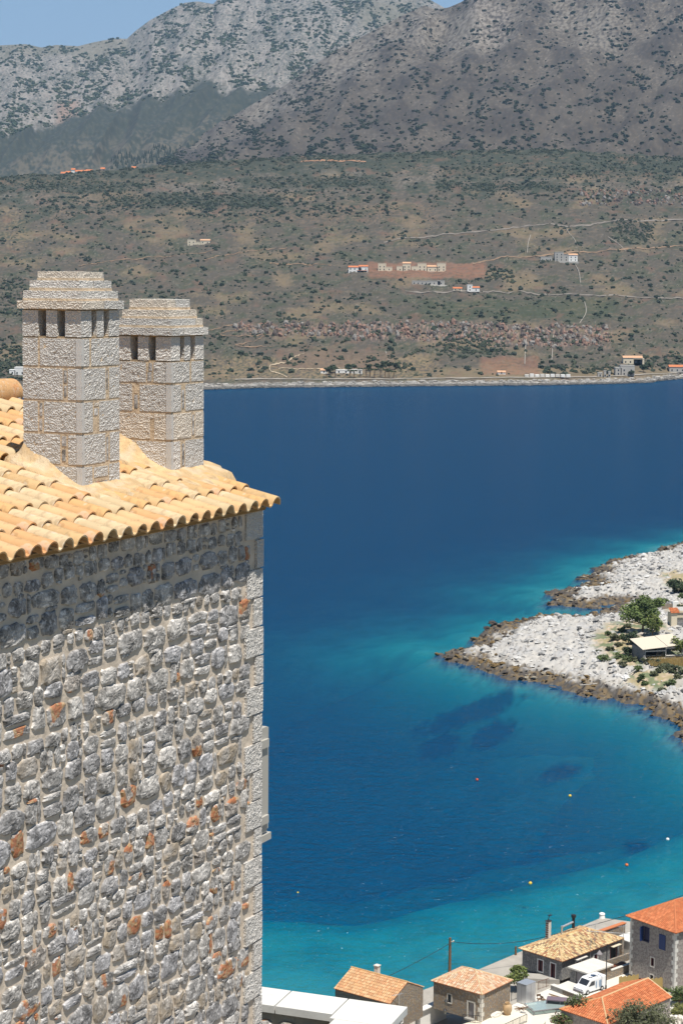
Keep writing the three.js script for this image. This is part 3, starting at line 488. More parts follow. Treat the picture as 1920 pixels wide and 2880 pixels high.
structure('mountain_range', grid(640, 330, (s, t) => {
  const u = lerp(-420, 1320, s), r = t / 0.94, v0 = rangeFoot(u), v1 = rangeU(u);
  if (r > 1) { const p = range(u, v1), d = (t - 0.94) / 0.06; p.x *= 1 + 0.12 * d; p.z *= 1 + 0.12 * d; p.y -= 220 * d * d; return p; }
  return range(u, lerp(v0, v1, r));
}, (s, t) => { const u = lerp(-420, 1320, s); return rangeColor(u, lerp(rangeFoot(u), rangeU(u), Math.min(1, t / 0.94))); }), M.vcol);

// ---------------------------------------------------------------- sea, seabed and the white rock headland
const W2 = (u, v, y = 0) => { const p = onLevel(u * U, v * U, y); return [p.x, p.z]; };
const coast = [[1010, 1508], [1040, 1497], [1075, 1490], [1110, 1462], [1150, 1436], [1200, 1426], [1240, 1420], [1270, 1416], [1300, 1418], [1340, 1422], [1400, 1400], [1420, 1388], [1360, 1396], [1300, 1393], [1258, 1386], [1275, 1360], [1310, 1356], [1350, 1350], [1338, 1332], [1370, 1308], [1420, 1285], [1500, 1272], [1530, 1255], [1568, 1250], [1700, 1225], [1950, 1210], [1950, 1800], [1640, 1745], [1568, 1690], [1530, 1650], [1480, 1628], [1400, 1606], [1330, 1592], [1260, 1576], [1180, 1560], [1120, 1545], [1080, 1530], [1040, 1519]].map(([u, v]) => W2(u, v));
function coastDistance(x, z) {                                              // metres to the headland's waterline, negative on land
  let d = 1e9, inside = false;
  for (let i = 0, j = coast.length - 1; i < coast.length; j = i++) {
    const [x1, z1] = coast[i], [x2, z2] = coast[j], ex = x2 - x1, ez = z2 - z1, t = clamp(((x - x1) * ex + (z - z1) * ez) / (ex * ex + ez * ez));
    d = Math.min(d, Math.hypot(x - x1 - ex * t, z - z1 - ez * t));
    if ((z1 > z) !== (z2 > z) && x < (x2 - x1) * (z - z1) / (z2 - z1) + x1) inside = !inside;
  }
  return inside ? -d : d;
}
const landNoise = (x, z) => 2.4 * n2(x * 0.10, z * 0.06) + 1.6 * n2(x * 0.27, z * 0.2) + 0.8 * n2(x * 0.7, z * 0.55);
function headland(x, z) {
  const d0 = -coastDistance(x, z), d = d0 + landNoise(x, z) * 0.9 * sstep(-7, -1, d0);
  const ridge = 1 - Math.abs(n2(x * 0.22, z * 0.17)), r2 = 1 - Math.abs(n2(x * 0.55 + 7, z * 0.4)), r3 = 1 - Math.abs(n2(x * 1.1, z * 0.9 + 3));
  const inland = sstep(0, 60, d);
  let y = d < 0 ? d * 0.5 : 0.25 + 3.4 * (1 - Math.exp(-d / 16)) + 2.2 * inland;
  y += sstep(-1, 3, d) * (0.75 * (ridge * ridge - 0.4) + 0.5 * (r2 * r2 - 0.4) + 0.4 * (r3 - 0.5)) * (1 - 0.55 * soilMask(x, z));
  return y;
}
const soilSpots = [[1420, 1490, 60, 30], [1470, 1455, 60, 22], [1540, 1525, 60, 26], [1568, 1345, 40, 30], [1500, 1555, 70, 16], [1450, 1515, 55, 18], [1560, 1400, 40, 14], [1410, 1455, 30, 12]].map(([u, v, a, b]) => { const [x, z] = W2(u, v, 3), [x2] = W2(u + a, v, 3), [, z2] = W2(u, v - b, 3); return [x, z, x2 - x, z - z2]; });
function soilMask(x, z) { let m = 0; for (const [a, b, rx, rz] of soilSpots) m = Math.max(m, sstep(1.25, 0.5, Math.hypot((x - a) / rx, (z - b) / rz) + 0.25 * n2(x * 0.2, z * 0.12))); return m; }
function buildHeadland() {
  // only the part the photograph reaches is fine
  const x0 = -30, x1 = 190, z0 = -720, z1 = -290, nx = 400, nz = 460;
  const geo = grid(nx, nz, (s, t) => { const x = lerp(x0, x1, s), z = lerp(z1, z0, t); return V(x, headland(x, z), z); }, (s, t) => {
    const x = lerp(x0, x1, s), z = lerp(z1, z0, t), y = headland(x, z), d = -coastDistance(x, z) + landNoise(x, z), f = n2(x * 0.9, z * 0.6), b = fbm(x * 0.12, z * 0.08, 3), so = soilMask(x, z);
    let c = mix3([0.38, 0.37, 0.355], [0.47, 0.45, 0.42], clamp(0.5 + f)); c = mix3(c, [0.33, 0.335, 0.35], sstep(0.05, 0.5, b) * 0.6); c = mix3(c, [0.20, 0.18, 0.165], sstep(0.45, 0.85, n2(x * 0.5, z * 0.33) + 0.35 * f) * 0.7);
    const veg = fbm(x * 0.16 + 3, z * 0.1, 3); c = mix3(c, mix3([0.50, 0.37, 0.26], veg > 0.02 ? [0.10, 0.13, 0.04] : [0.30, 0.24, 0.11], sstep(0.02, 0.12, Math.abs(veg - 0.02))), so * 0.85);
    const wet = sstep(9.0, 4.4, d + 2.2 * f + 1.5 * b + 0.9 * Math.max(0, y - 1)); c = mix3(c, n2(x * 0.45, z * 0.4) > 0.15 ? [0.13, 0.088, 0.038] : [0.045, 0.037, 0.031], wet * 0.93);
    c = mix3(c, mix3([0.42, 0.39, 0.31], [0.03, 0.035, 0.03], weed(x, z)), sstep(-0.4, -1.1, y));
    return c;
  });
  structure('headland', geo, M.vcol);
}
// seabed: pale sand with dark weed beds; it falls away from the shores
const sandEdge = pieces([[-400, 2100], [560, 2092], [700, 2088], [820, 2096], [960, 2072], [1080, 2045], [1200, 2022], [1300, 1985], [1400, 1952], [1500, 1915], [1600, 1880], [2000, 1760]].map(([u, v]) => W2(u, v)));
const weedSpots = [[1075, 1643, 108, 20], [1130, 1690, 55, 10], [1010, 1716, 45, 8], [1290, 1772, 45, 8], [1460, 1945, 70, 14]].map(([u, v, a, b]) => { const on = (uu, vv) => { for (let D = 0.5; D < 26; D += 0.1) { const p = onLevel(uu * U, vv * U, -D); if (seaDepth(p.x, p.z) <= D || headland(p.x, p.z) >= -D) return p; } return onLevel(uu * U, vv * U, -20); }; const p = on(u, v), q = on(u + a, v), r = on(u, v - b), s = on(u, v + b); return [p.x, (r.z + s.z) / 2, q.x - p.x, Math.max(4, (s.z - r.z) / 2)]; });
function weed(x, z) { const m = fbm(x * 0.09 + 5, z * 0.05, 4), f = n2(x * 0.4, z * 0.25); let w = 0; for (const [a, b, rx, rz] of weedSpots) w = Math.max(w, 0.95 * sstep(1.45, 0.75, Math.hypot((x - a) / rx, (z - b) / rz) + 0.35 * m + 0.22 * f)); return w; }
function seaDepth(X, Z) { let d = 8; for (let k = 0; k < 5; k++) { const q = EYE / (EYE + d); d = 0.5 * d + 0.5 * bedDepth(X * q, Z * q); } return d; }   // contours are noted where they show at the surface
function bedDepth(x, z) {
  const n = fbm(x * 0.02, z * 0.014, 4), m = fbm(x * 0.05, z * 0.05, 2), s = z - sandEdge(x) - 3 + 4 * n + 1.5 * m;
  const near = lerp(22, 4.0, sstep(-16, 10, s)) - 1.6 * sstep(9, 36, s);
  const cd = coastDistance(x, z), r = clamp((cd + 9 * n + 1.5 * m) / 84), head = 0.6 + 22 * Math.pow(Math.max(0, r), 0.95);
  return Math.min(near, head, 22 + 3 * n) + 0.5 * m;
}
buildHeadland();
{
  const x0 = -160, x1 = 330, z0 = -1000, z1 = -185;
  structure('seabed', grid(250, 360, (s, t) => { const x = lerp(x0, x1, s), z = lerp(z1, z0, t); const d = seaDepth(x, z), edge = Math.min(s, 1 - s, 1 - t); return V(x, -lerp(24, d, sstep(0, 0.1, edge)), z); }, (s, t) => {
    const x = lerp(x0, x1, s), z = lerp(z1, z0, t), m = fbm(x * 0.09 + 5, z * 0.05, 4), f = n2(x * 0.4, z * 0.25); const w = Math.max(weed(x, z), 0.12 * sstep(0.2, 0.5, m)); const sand = mix3([0.62, 0.58, 0.46], [0.48, 0.44, 0.34], clamp(0.5 + f * 0.5 + m));
    return mix3(sand, [0.03, 0.035, 0.03], w);
  }), M.vcol);
  structure('deep_seabed', bx(-3200, 3200, -70, -40, -2600, -150), std({ color: rgb(0.24, 0.22, 0.18) }));
}
{
  const X0 = -2600, X1 = 2600, Z0 = -1900, Z1 = -160, Y = -60, s = 46, pos = [X0, 0, Z0, X0, 0, Z1, X1, 0, Z1, X1, 0, Z0, X0, Y, Z0, X0, Y, Z1, X1, Y, Z1, X1, Y, Z0], uv = [];
  for (let i = 0; i < 8; i++) uv.push((pos[i * 3] * 0.97 + pos[i * 3 + 2] * 0.24) / s, (pos[i * 3 + 2] * 0.97 - pos[i * 3] * 0.24) / s);
  const g = new THREE.BufferGeometry(); g.setAttribute('position', new THREE.BufferAttribute(new Float32Array(pos), 3)); g.setAttribute('uv', new THREE.BufferAttribute(new Float32Array(uv), 2));
  g.setIndex([0, 1, 2, 0, 2, 3, 4, 6, 5, 4, 7, 6, 0, 4, 5, 0, 5, 1, 1, 5, 6, 1, 6, 2, 2, 6, 7, 2, 7, 3, 3, 7, 4, 3, 4, 0]);
  const q = flatten(g);
  structure('sea', q, new THREE.MeshPhysicalMaterial({ color: rgb(0.0, 0.108, 0.29), roughness: 0.16, metalness: 0, ior: 1.33, transparent: true, opacity: 0.45, thickness: 10, attenuationColor: rgb(0.10, 0.70, 0.74), attenuationDistance: 10.5, bumpMap: waveBump, bumpScale: 1.2, specularIntensity: 0.32 }));
}
// foreground slope below the house, out of the frame, down to the village
structure('ground', grid(40, 90, (s, t) => { const x = lerp(-140, 140, s), d = lerp(-30, 236, t); const y = d < 18 ? 77.6 : 77.6 - (d - 18) * 0.405; return V(x, Math.max(-6, y - 0.6) + (d > 25 ? 0.5 * n2(x * 0.1, d * 0.1) : 0) - 60 * sstep(206, 214, d), -d); }, (s, t) => mix3([0.20, 0.16, 0.10], [0.08, 0.09, 0.04], clamp(0.5 + n2(s * 20, t * 30)))), M.vcol);

// ---------------------------------------------------------------- builders shared by the village and the far shore
function leafMass(seed, n, rx, ry, rz, leaf, tones, clumps = 14) {
  const R = rng(seed), cs = []; for (let i = 0; i < clumps; i++) { const a = R() * 6.283, b = Math.acos(2 * R() - 1), r = Math.pow(R(), 0.45) * 0.82; cs.push([Math.cos(a) * Math.sin(b) * r * rx, Math.cos(b) * r * ry, Math.sin(a) * Math.sin(b) * r * rz, 0.24 + R() * 0.24]); }
  const pos = [], col = []; const q = V(0, 0, 0), w = V(0, 0, 0), e = V(0, 0, 0);
  for (let i = 0; i < n; i++) {
    const c = cs[Math.floor(R() * clumps)], a = R() * 6.283, b = Math.acos(2 * R() - 1), r = Math.pow(R(), 0.5) * c[3];
    const x = c[0] + Math.cos(a) * Math.sin(b) * r * rx, y = c[1] + Math.cos(b) * r * ry, z = c[2] + Math.sin(a) * Math.sin(b) * r * rz;
    q.set(R() - 0.5, R() * 0.8 + 0.1, R() - 0.5).normalize(); e.set(R() - 0.5, R() - 0.5, R() - 0.5).cross(q).normalize(); w.crossVectors(q, e);
    const s = leaf * (0.6 + R() * 0.8), t = tones[Math.floor(R() * tones.length)], g = 0.8 + R() * 0.45;
    const A = [x - e.x * s, y - e.y * s, z - e.z * s], B = [x + w.x * s * 0.55, y + w.y * s * 0.55, z + w.z * s * 0.55], D = [x + e.x * s, y + e.y * s, z + e.z * s], E = [x - w.x * s * 0.55, y - w.y * s * 0.55, z - w.z * s * 0.55];
    pos.push(...A, ...B, ...D, ...A, ...D, ...E); for (let k = 0; k < 6; k++) col.push(t[0] * g, t[1] * g, t[2] * g);
  }
  return rawGeo(pos, null, null, col);
}
const leafMat = new THREE.MeshPhysicalMaterial({ vertexColors: true, roughness: 0.95, transmission: 0.3, thickness: 0, side: THREE.DoubleSide });
const G1 = [[0.10, 0.15, 0.04], [0.07, 0.11, 0.032], [0.135, 0.18, 0.052]], G2 = [[0.17, 0.22, 0.045], [0.12, 0.17, 0.04], [0.21, 0.24, 0.06]], G3 = [[0.12, 0.135, 0.06], [0.15, 0.16, 0.08], [0.09, 0.10, 0.045]], G4 = [[0.035, 0.065, 0.022], [0.05, 0.08, 0.03]];
function limbs(h, r, R, spread) { const gs = [new THREE.CylinderGeometry(r * 0.6, r, h, 7).translate(0, h / 2, 0)]; for (let i = 0; i < 5; i++) { const a = i * 1.257 + R(), l = spread * (0.5 + R() * 0.4); gs.push(bar([0, h * (0.55 + 0.08 * i), 0], [Math.cos(a) * l, h * (1.0 + R() * 0.4), Math.sin(a) * l], r * 0.3, 5)); } return join(gs); }
function tree(name, label, cat, p, seed, trunkH, rx, ry, rz, leaves, leaf, tones, group) {
  const t = thing(name, label, cat, p, 0, group), R = rng(seed);
  part('trunk', limbs(trunkH, Math.max(0.06, rx * 0.05), R, rx * 0.7), M.wood, t);
  part('crown', leafMass(seed, leaves, rx, ry, rz, leaf, tones, 16).translate(0, trunkH + ry * 0.75, 0), leafMat, t); return t;
}
function bush(name, label, cat, p, seed, rx, ry, rz, leaves, leaf, tones, group) {
  const t = thing(name, label, cat, p, 0, group), R = rng(seed);
  part('stems', join([0, 1, 2, 3].map((k) => bar([0, -0.1, 0], [Math.cos(k * 1.6) * rx * 0.5, ry * 0.9, Math.sin(k * 1.6) * rz * 0.5], 0.03, 5))), M.wood, t);
  part('foliage', leafMass(seed, leaves, rx, ry, rz, leaf, tones, 18).translate(0, ry * 0.85, 0), leafMat, t); return t;
}
// a tiled slope: courses of small rolls on a clay bed. hipA / hipB: the slope narrows at that end
function tiledSlope(parent, A, along, inward, len, run, rise, hipA, hipB, tones, seed, col = 0.24, course = 0.38) {
  const R = rng(seed), E = V(...along), I = V(...inward), o = V(...A), k = rise / run, nrm = I.clone().multiplyScalar(-k).add(V(0, 1, 0)).normalize();
  const P = (u, v, lift = 0) => o.clone().addScaledVector(E, u).addScaledVector(I, v).add(V(0, v * k, 0)).addScaledVector(nrm, lift);
  const bed = [P(0, 0), P(len, 0), P(hipB ? len - run : len, run), P(hipA ? run : 0, run)];
  const bp = []; for (const [a, b, c] of [[0, 1, 2], [0, 2, 3]]) for (const q of [a, b, c]) bp.push(...bed[q].toArray());
  part('roof_bed', rawGeo(bp, null), M.terracotta, parent);
  const pos = [], cl = [], nc = Math.round(len / col), w = len / nc;
  for (let c = 0; c < nc; c++) {
    const um = (c + 0.5) * w, vmax = Math.min(run, hipA ? um : run, hipB ? len - um : run), nr = Math.max(1, Math.round(vmax / course));
    for (let r = 0; r < nr; r++) {
      const v0 = r * vmax / nr, v1 = (r + 1) * vmax / nr + 0.03, t = tones[Math.floor(R() * tones.length)], g = 0.85 + R() * 0.3, dx = (R() - 0.5) * 0.02, S = 5, lo = 0.045 + R() * 0.012, a = [], b = [];
      for (let i = 0; i <= S; i++) { const th = Math.PI * i / S, x = um + dx - Math.cos(th) * w * 0.42, y = Math.sin(th) * w * 0.36; a.push(P(x, v0, y + lo)); b.push(P(x, v1, y * 0.92 + 0.012)); }
      const tri = (p1, p2, p3) => { pos.push(p1.x, p1.y, p1.z, p2.x, p2.y, p2.z, p3.x, p3.y, p3.z); for (let q = 0; q < 3; q++) cl.push(t[0] * g, t[1] * g, t[2] * g); };
      for (let i = 0; i < S; i++) { tri(a[i], a[i + 1], b[i + 1]); tri(a[i], b[i + 1], b[i]); }
    }
  }
  const m = part('roof_tiles', rawGeo(pos, null, null, cl), M.orangeTile, parent); m.userData.kind = 'stuff';
  return P;
}
function capRow(parent, a, b, r, mat, name = 'ridge_cap') { const A = V(...a), B = V(...b), n = Math.max(2, Math.round(A.distanceTo(B) / 0.4)), gs = []; for (let i = 0; i < n; i++) { const p = A.clone().lerp(B, i / n), q = A.clone().lerp(B, (i + 1.08) / n); gs.push(bar(p.toArray(), q.toArray(), r * (i % 2 ? 1 : 0.93), 7)); } part(name, join(gs), mat, parent); }
function panel(w, h, holes, thick, x0 = 0) {
  const s = new THREE.Shape([new THREE.Vector2(x0, 0), new THREE.Vector2(w, 0), new THREE.Vector2(w, h), new THREE.Vector2(x0, h)]);
  for (const [u, y, hw, hh] of holes) s.holes.push(new THREE.Path([new THREE.Vector2(u, y), new THREE.Vector2(u, y + hh), new THREE.Vector2(u + hw, y + hh), new THREE.Vector2(u + hw, y)]));
  const g = new THREE.ExtrudeGeometry(s, { depth: thick, bevelEnabled: false }), uv = g.attributes.uv; for (let i = 0; i < uv.count; i++) uv.setXY(i, uv.getX(i) / 2.6, uv.getY(i) / 2.6); return g;
}
// faces of a house whose near corner is its origin: 'z' runs to the right (x), 'x' runs to the left (-z)
const toFace = (g, f) => f === 'z' ? g : g.rotateY(Math.PI / 2).scale(1, 1, 1);
const outZ = (f, z) => f === 'z' ? z : -z;             // outward distance in the panel's own z
function windowOn(parent, f, u, y, w, h, o = {}) {
  const fr = o.frame || 0.12, d = (a, b) => f === 'z' ? [a, b] : [-b, -a], bb = (x0, x1, y0, y1, a, b) => { const [p, q] = d(a, b); return bx(x0, x1, y0, y1, p, q); };
  const g = join([bb(u - fr, u, y - fr, y + h + fr, -0.1, 0.035), bb(u + w, u + w + fr, y - fr, y + h + fr, -0.1, 0.035), bb(u + 0.002, u + w - 0.002, y + h, y + h + fr, -0.1, 0.035), bb(u + 0.002, u + w - 0.002, y - fr, y, -0.1, 0.05)]);
  const m = part(o.door ? 'door' : 'window', toFace(g, f), o.frameMat || M.white, parent);
  part(o.door ? 'door_leaf' : 'pane', toFace(bb(u + 0.01, u + w - 0.01, y + 0.01, y + h - 0.01, -0.2, -0.16), f), o.pane || M.glass, m);
  if (o.leaf) { part('shutter', toFace(bb(u + 0.02, u + w * 0.24, y + 0.02, y + h - 0.02, -0.14, -0.02), f), o.leaf, m); part('shutter', toFace(bb(u + w * 0.76, u + w - 0.02, y + 0.02, y + h - 0.02, -0.14, -0.02), f), o.leaf, m); }
  if (o.bars) part('glazing_bar', toFace(join([bb(u + w / 2 - 0.03, u + w / 2 + 0.03, y + 0.02, y + h - 0.02, -0.155, -0.12)]), f), o.leaf || M.maroon, m);
  return m;
}
function shell(parent, LR, LL, h, mat, holesZ, holesX) {
  part('wall', panel(LR, h, holesZ, 0.4, 0.402).translate(0, 0, -0.4), mat, parent);
  part('wall', panel(LL, h, holesX, 0.4).rotateY(Math.PI / 2), mat, parent);
  part('wall', bxm(LR - 0.4, LR, 0, h, -LL, -0.402, 2.6), mat, parent);
  part('wall', bxm(0.402, LR - 0.402, 0, h, -LL, -LL + 0.4, 2.6), mat, parent);
}
const deg = Math.PI / 180;
const q6 = (a, b, y) => { const p = onLevel(1300 + a / 2.529, 2480 + b / 2.529, y); return [p.x, p.z]; };
const v6 = (a, b, y) => { const [x, z] = q6(a, b, y); return [x, y, z]; };

// ---------------------------------------------------------------- the village at the water's edge
structure('quay', slab([q6(-900, 1000, 1.2), q6(110, 625, 1.2), q6(985, 255, 1.2), q6(1230, 288, 1.2), q6(2300, 450, 1.2), q6(2300, 1400, 1.2), q6(-900, 1500, 1.2)], -8, 1.2, 6), std({ map: concreteMap, color: rgb(1.0, 0.97, 0.93) }));
single('quay_step', 'weathered concrete step running along the quay beside the grey house', 'step', slab([q6(430, 660, 1.5), q6(690, 680, 1.5), q6(690, 712, 1.5), q6(430, 700, 1.5)], 1.2, 1.75, 6), M.concrete);
structure('yard', slab([q6(345, 880, 2.6), q6(600, 765, 2.6), q6(810, 680, 2.6), q6(1230, 610, 2.6), q6(2200, 900, 2.6), q6(2200, 1400, 2.6), q6(200, 1400, 2.6)], 1.21, 2.6, 5), M.pale);
structure('terrace', slab([q6(-420, 1150, 3.5), q6(330, 905, 3.5), q6(590, 990, 3.5), q6(520, 1100, 3.5), q6(300, 1300, 3.5), q6(-420, 1400, 3.5)], 1.22, 3.5, 5), std({ map: paleMap, color: rgb(1.12, 1.08, 0.98) }));
const NEWCLAY = [[0.58, 0.34, 0.17], [0.62, 0.40, 0.22], [0.56, 0.30, 0.15]], BCLAY = [[0.58, 0.36, 0.22], [0.62, 0.45, 0.30], [0.55, 0.30, 0.18], [0.62, 0.49, 0.36]], MIXED = [[0.56, 0.42, 0.22], [0.62, 0.50, 0.28], [0.40, 0.20, 0.11], [0.26, 0.17, 0.11], [0.50, 0.33, 0.17], [0.60, 0.47, 0.27]], RED = [[0.52, 0.17, 0.065], [0.56, 0.20, 0.085], [0.48, 0.145, 0.055]];
{ // gabled house behind the parapet
  const LR = 6.27, LL = 7.6, h = 3.43, ov = 0.18, t = thing('gabled_house', 'stone house with a plain pale orange gabled tile roof and small chimney', 'house', [5.83, 3.0, -210.49], 53 * deg);
  shell(t, LR, LL, h, M.rubbleWarm, [[1.5, 0.6, 0.8, 1.3]], []);
  const rise = 1.55, run = LR / 2 + ov;
  const gs = new THREE.Shape([new THREE.Vector2(0, 0), new THREE.Vector2(LR, 0), new THREE.Vector2(LR / 2, rise * LR / 2 / run)]);
  for (const z of [-0.4, -LL]) { const g = new THREE.ExtrudeGeometry(gs, { depth: 0.4, bevelEnabled: false }).translate(0, h, z), uv = g.attributes.uv; for (let i = 0; i < uv.count; i++) uv.setXY(i, uv.getX(i) / 2.6, uv.getY(i) / 2.6); part('gable', g, M.rubbleWarm, t); }
  const y0 = h - ov * rise / run + 0.03;
  tiledSlope(t, [-ov, y0, 0.05], [0, 0, -1], [1, 0, 0], LL + 0.15, run, rise, false, false, NEWCLAY, 41);
  tiledSlope(t, [LR + ov, y0, 0.05], [0, 0, -1], [-1, 0, 0], LL + 0.15, run, rise, false, false, NEWCLAY, 42);
  capRow(t, [LR / 2, y0 + rise + 0.06, 0.08], [LR / 2, y0 + rise + 0.06, -LL - 0.1], 0.11, M.clay[0]);
  part('chimney', join([bx(LR / 2 + 0.5, LR / 2 + 1.0, h + 0.9, h + 2.15, -4.9, -4.4), bx(LR / 2 + 0.44, LR / 2 + 1.06, h + 2.152, h + 2.25, -4.96, -4.34)]), M.pale, t);
  windowOn(t, 'z', 1.5, 0.6, 0.8, 1.3, { frameMat: M.white });
}
{ // square hipped house with the door
  const LR = 5.68, LL = 6.57, h = 3.21, ov = 0.22, t = thing('hipped_house', 'square stone house with a hipped orange tile roof and a grey door', 'house', [15.97, 3.5, -212.79], 51.5 * deg);
  shell(t, LR, LL, h, M.rubbleWarm, [], [[1.0, 0.18, 0.8, 1.75], [4.1, 1.2, 0.5, 0.95]]);
  const rise = 1.35, run = LR / 2 + ov, y0 = h - 0.03;
  tiledSlope(t, [-ov, y0, ov], [0, 0, -1], [1, 0, 0], LL + 2 * ov, run, rise, true, true, BCLAY, 51);
  tiledSlope(t, [LR + ov, y0, ov], [0, 0, -1], [-1, 0, 0], LL + 2 * ov, run, rise, true, true, BCLAY, 52);
  tiledSlope(t, [-ov, y0, ov], [1, 0, 0], [0, 0, -1], LR + 2 * ov, run, rise, true, true, BCLAY, 53);
  tiledSlope(t, [-ov, y0, -LL - ov], [1, 0, 0], [0, 0, 1], LR + 2 * ov, run, rise, true, true, BCLAY, 54);
  const yr = y0 + rise + 0.05, a = ov - run, b = -LL - ov + run;
  capRow(t, [LR / 2, yr, a], [LR / 2, yr, b], 0.11, M.clay[1]); for (const [x, z, e] of [[-ov, ov, a], [LR + ov, ov, a], [-ov, -LL - ov, b], [LR + ov, -LL - ov, b]]) capRow(t, [x, y0 + 0.05, z], [LR / 2, yr, e], 0.10, M.clay[3]);
  windowOn(t, 'x', 1.0, 0.18, 0.8, 1.75, { door: true, frame: 0.16, frameMat: M.pale, pane: M.greydoor }); windowOn(t, 'x', 4.1, 1.2, 0.5, 0.95, { frame: 0.1, frameMat: M.pale, pane: std({ color: rgb(0.04, 0.06, 0.08), roughness: 0.2 }) });
  part('doorstep', bx(-0.5, 0.0, -0.02, 0.16, -2.0, -0.8), M.concrete, t);
  part('corner_stones', join([0, 1, 2, 3, 4, 5].map((k) => bx(-0.02, k % 2 ? 0.5 : 0.28, 0.05 + k * 0.52, 0.52 + k * 0.52, k % 2 ? -0.26 : -0.5, 0.02))), M.pale, t);
}
{ // grey house on the quay
  const LR = 11.5, LL = 6.06, h = 2.55, ov = 0.36, t = thing('grey_house', 'low grey stone house with a mottled old tile roof and white framed windows', 'house', [26.87, 1.72, -231.15], 45.7 * deg);
  shell(t, LR, LL, h, M.rubbleGrey, [[2.75, 0.65, 1.0, 0.95], [6.35, 0.65, 0.7, 1.0], [9.7, 0.0, 1.2, 1.75]], [[0.95, 0.05, 0.72, 1.75], [2.85, 0.35, 0.75, 1.4]]);
  const rise = 1.4, run = LL / 2 + ov, y0 = h - 0.08;
  tiledSlope(t, [-ov, y0, ov], [1, 0, 0], [0, 0, -1], LR + 2 * ov, run, rise, true, true, MIXED, 61, 0.25, 0.36);
  tiledSlope(t, [-ov, y0, -LL - ov], [1, 0, 0], [0, 0, 1], LR + 2 * ov, run, rise, true, true, MIXED, 62, 0.25, 0.36);
  tiledSlope(t, [-ov, y0, ov], [0, 0, -1], [1, 0, 0], LL + 2 * ov, run, rise, true, true, MIXED, 63, 0.25, 0.36);
  tiledSlope(t, [LR + ov, y0, ov], [0, 0, -1], [-1, 0, 0], LL + 2 * ov, run, rise, true, true, MIXED, 64, 0.25, 0.36);
  const yr = y0 + rise + 0.05; capRow(t, [-ov + run, yr, -LL / 2], [LR + ov - run, yr, -LL / 2], 0.11, M.clay[0]); for (const [x, z, e] of [[-ov, ov, -ov + run], [-ov, -LL - ov, -ov + run], [LR + ov, ov, LR + ov - run], [LR + ov, -LL - ov, LR + ov - run]]) capRow(t, [x, y0 + 0.05, z], [e, yr, -LL / 2], 0.10, M.clay[1]);
  windowOn(t, 'x', 0.95, 0.05, 0.72, 1.75, { door: true, pane: M.glass, leaf: M.maroon, bars: true }); windowOn(t, 'x', 2.85, 0.35, 0.75, 1.4, { leaf: M.maroon, bars: true });
  windowOn(t, 'z', 2.75, 0.65, 1.0, 0.95, { leaf: M.maroon }); windowOn(t, 'z', 6.35, 0.65, 0.7, 1.0, { leaf: M.maroon }); windowOn(t, 'z', 9.7, 0.0, 1.2, 1.75, { door: true, frame: 0.08, frameMat: M.maroon, pane: M.dark });
  part('awning', bx(2.4, 4.5, 2.0, 2.08, 0.01, 0.5), M.offwhite, t); part('awning', bx(9.5, 11.2, 1.95, 2.02, 0.01, 0.6), M.cream, t);
  const ch = part('chimney', bx(0, 0, 0, 0, 0, 0), M.pale, t); ch.geometry = bxm(3.1, 3.62, 3.2, 5.5, -5.0, -4.55, 1); for (let k = 0; k < 7; k++) part('brick_band', bx(3.06, 3.099, 3.5 + k * 0.28, 3.62 + k * 0.28, -4.99, -4.56), M.rustIron, ch);
  part('cowl', join([bx(3.0, 3.7, 5.502, 5.56, -5.05, -4.5), bar([3.3, 5.5, -4.8], [3.5, 6.1, -4.8], 0.05), box(0.5, 0.06, 0.35, 3.65, 6.15, -4.8)]), M.iron, ch);
  const fl = part('flue', join([bar([8.0, 3.6, -4.5], [8.0, 5.0, -4.5], 0.18, 10), bar([8.0, 5.0, -4.5], [8.0, 5.3, -4.5], 0.3, 10)]), M.iron, t); part('duct', join([bar([5.8, 4.2, -4.6], [8.0, 4.4, -4.5], 0.14, 8), bar([5.8, 3.4, -4.6], [5.8, 4.35, -4.6], 0.14, 8)]), M.steel, t);
  part('drainpipe', bar([5.5, 0, 0.06], [5.5, 4.0, 0.12], 0.05), M.steel, t);
}
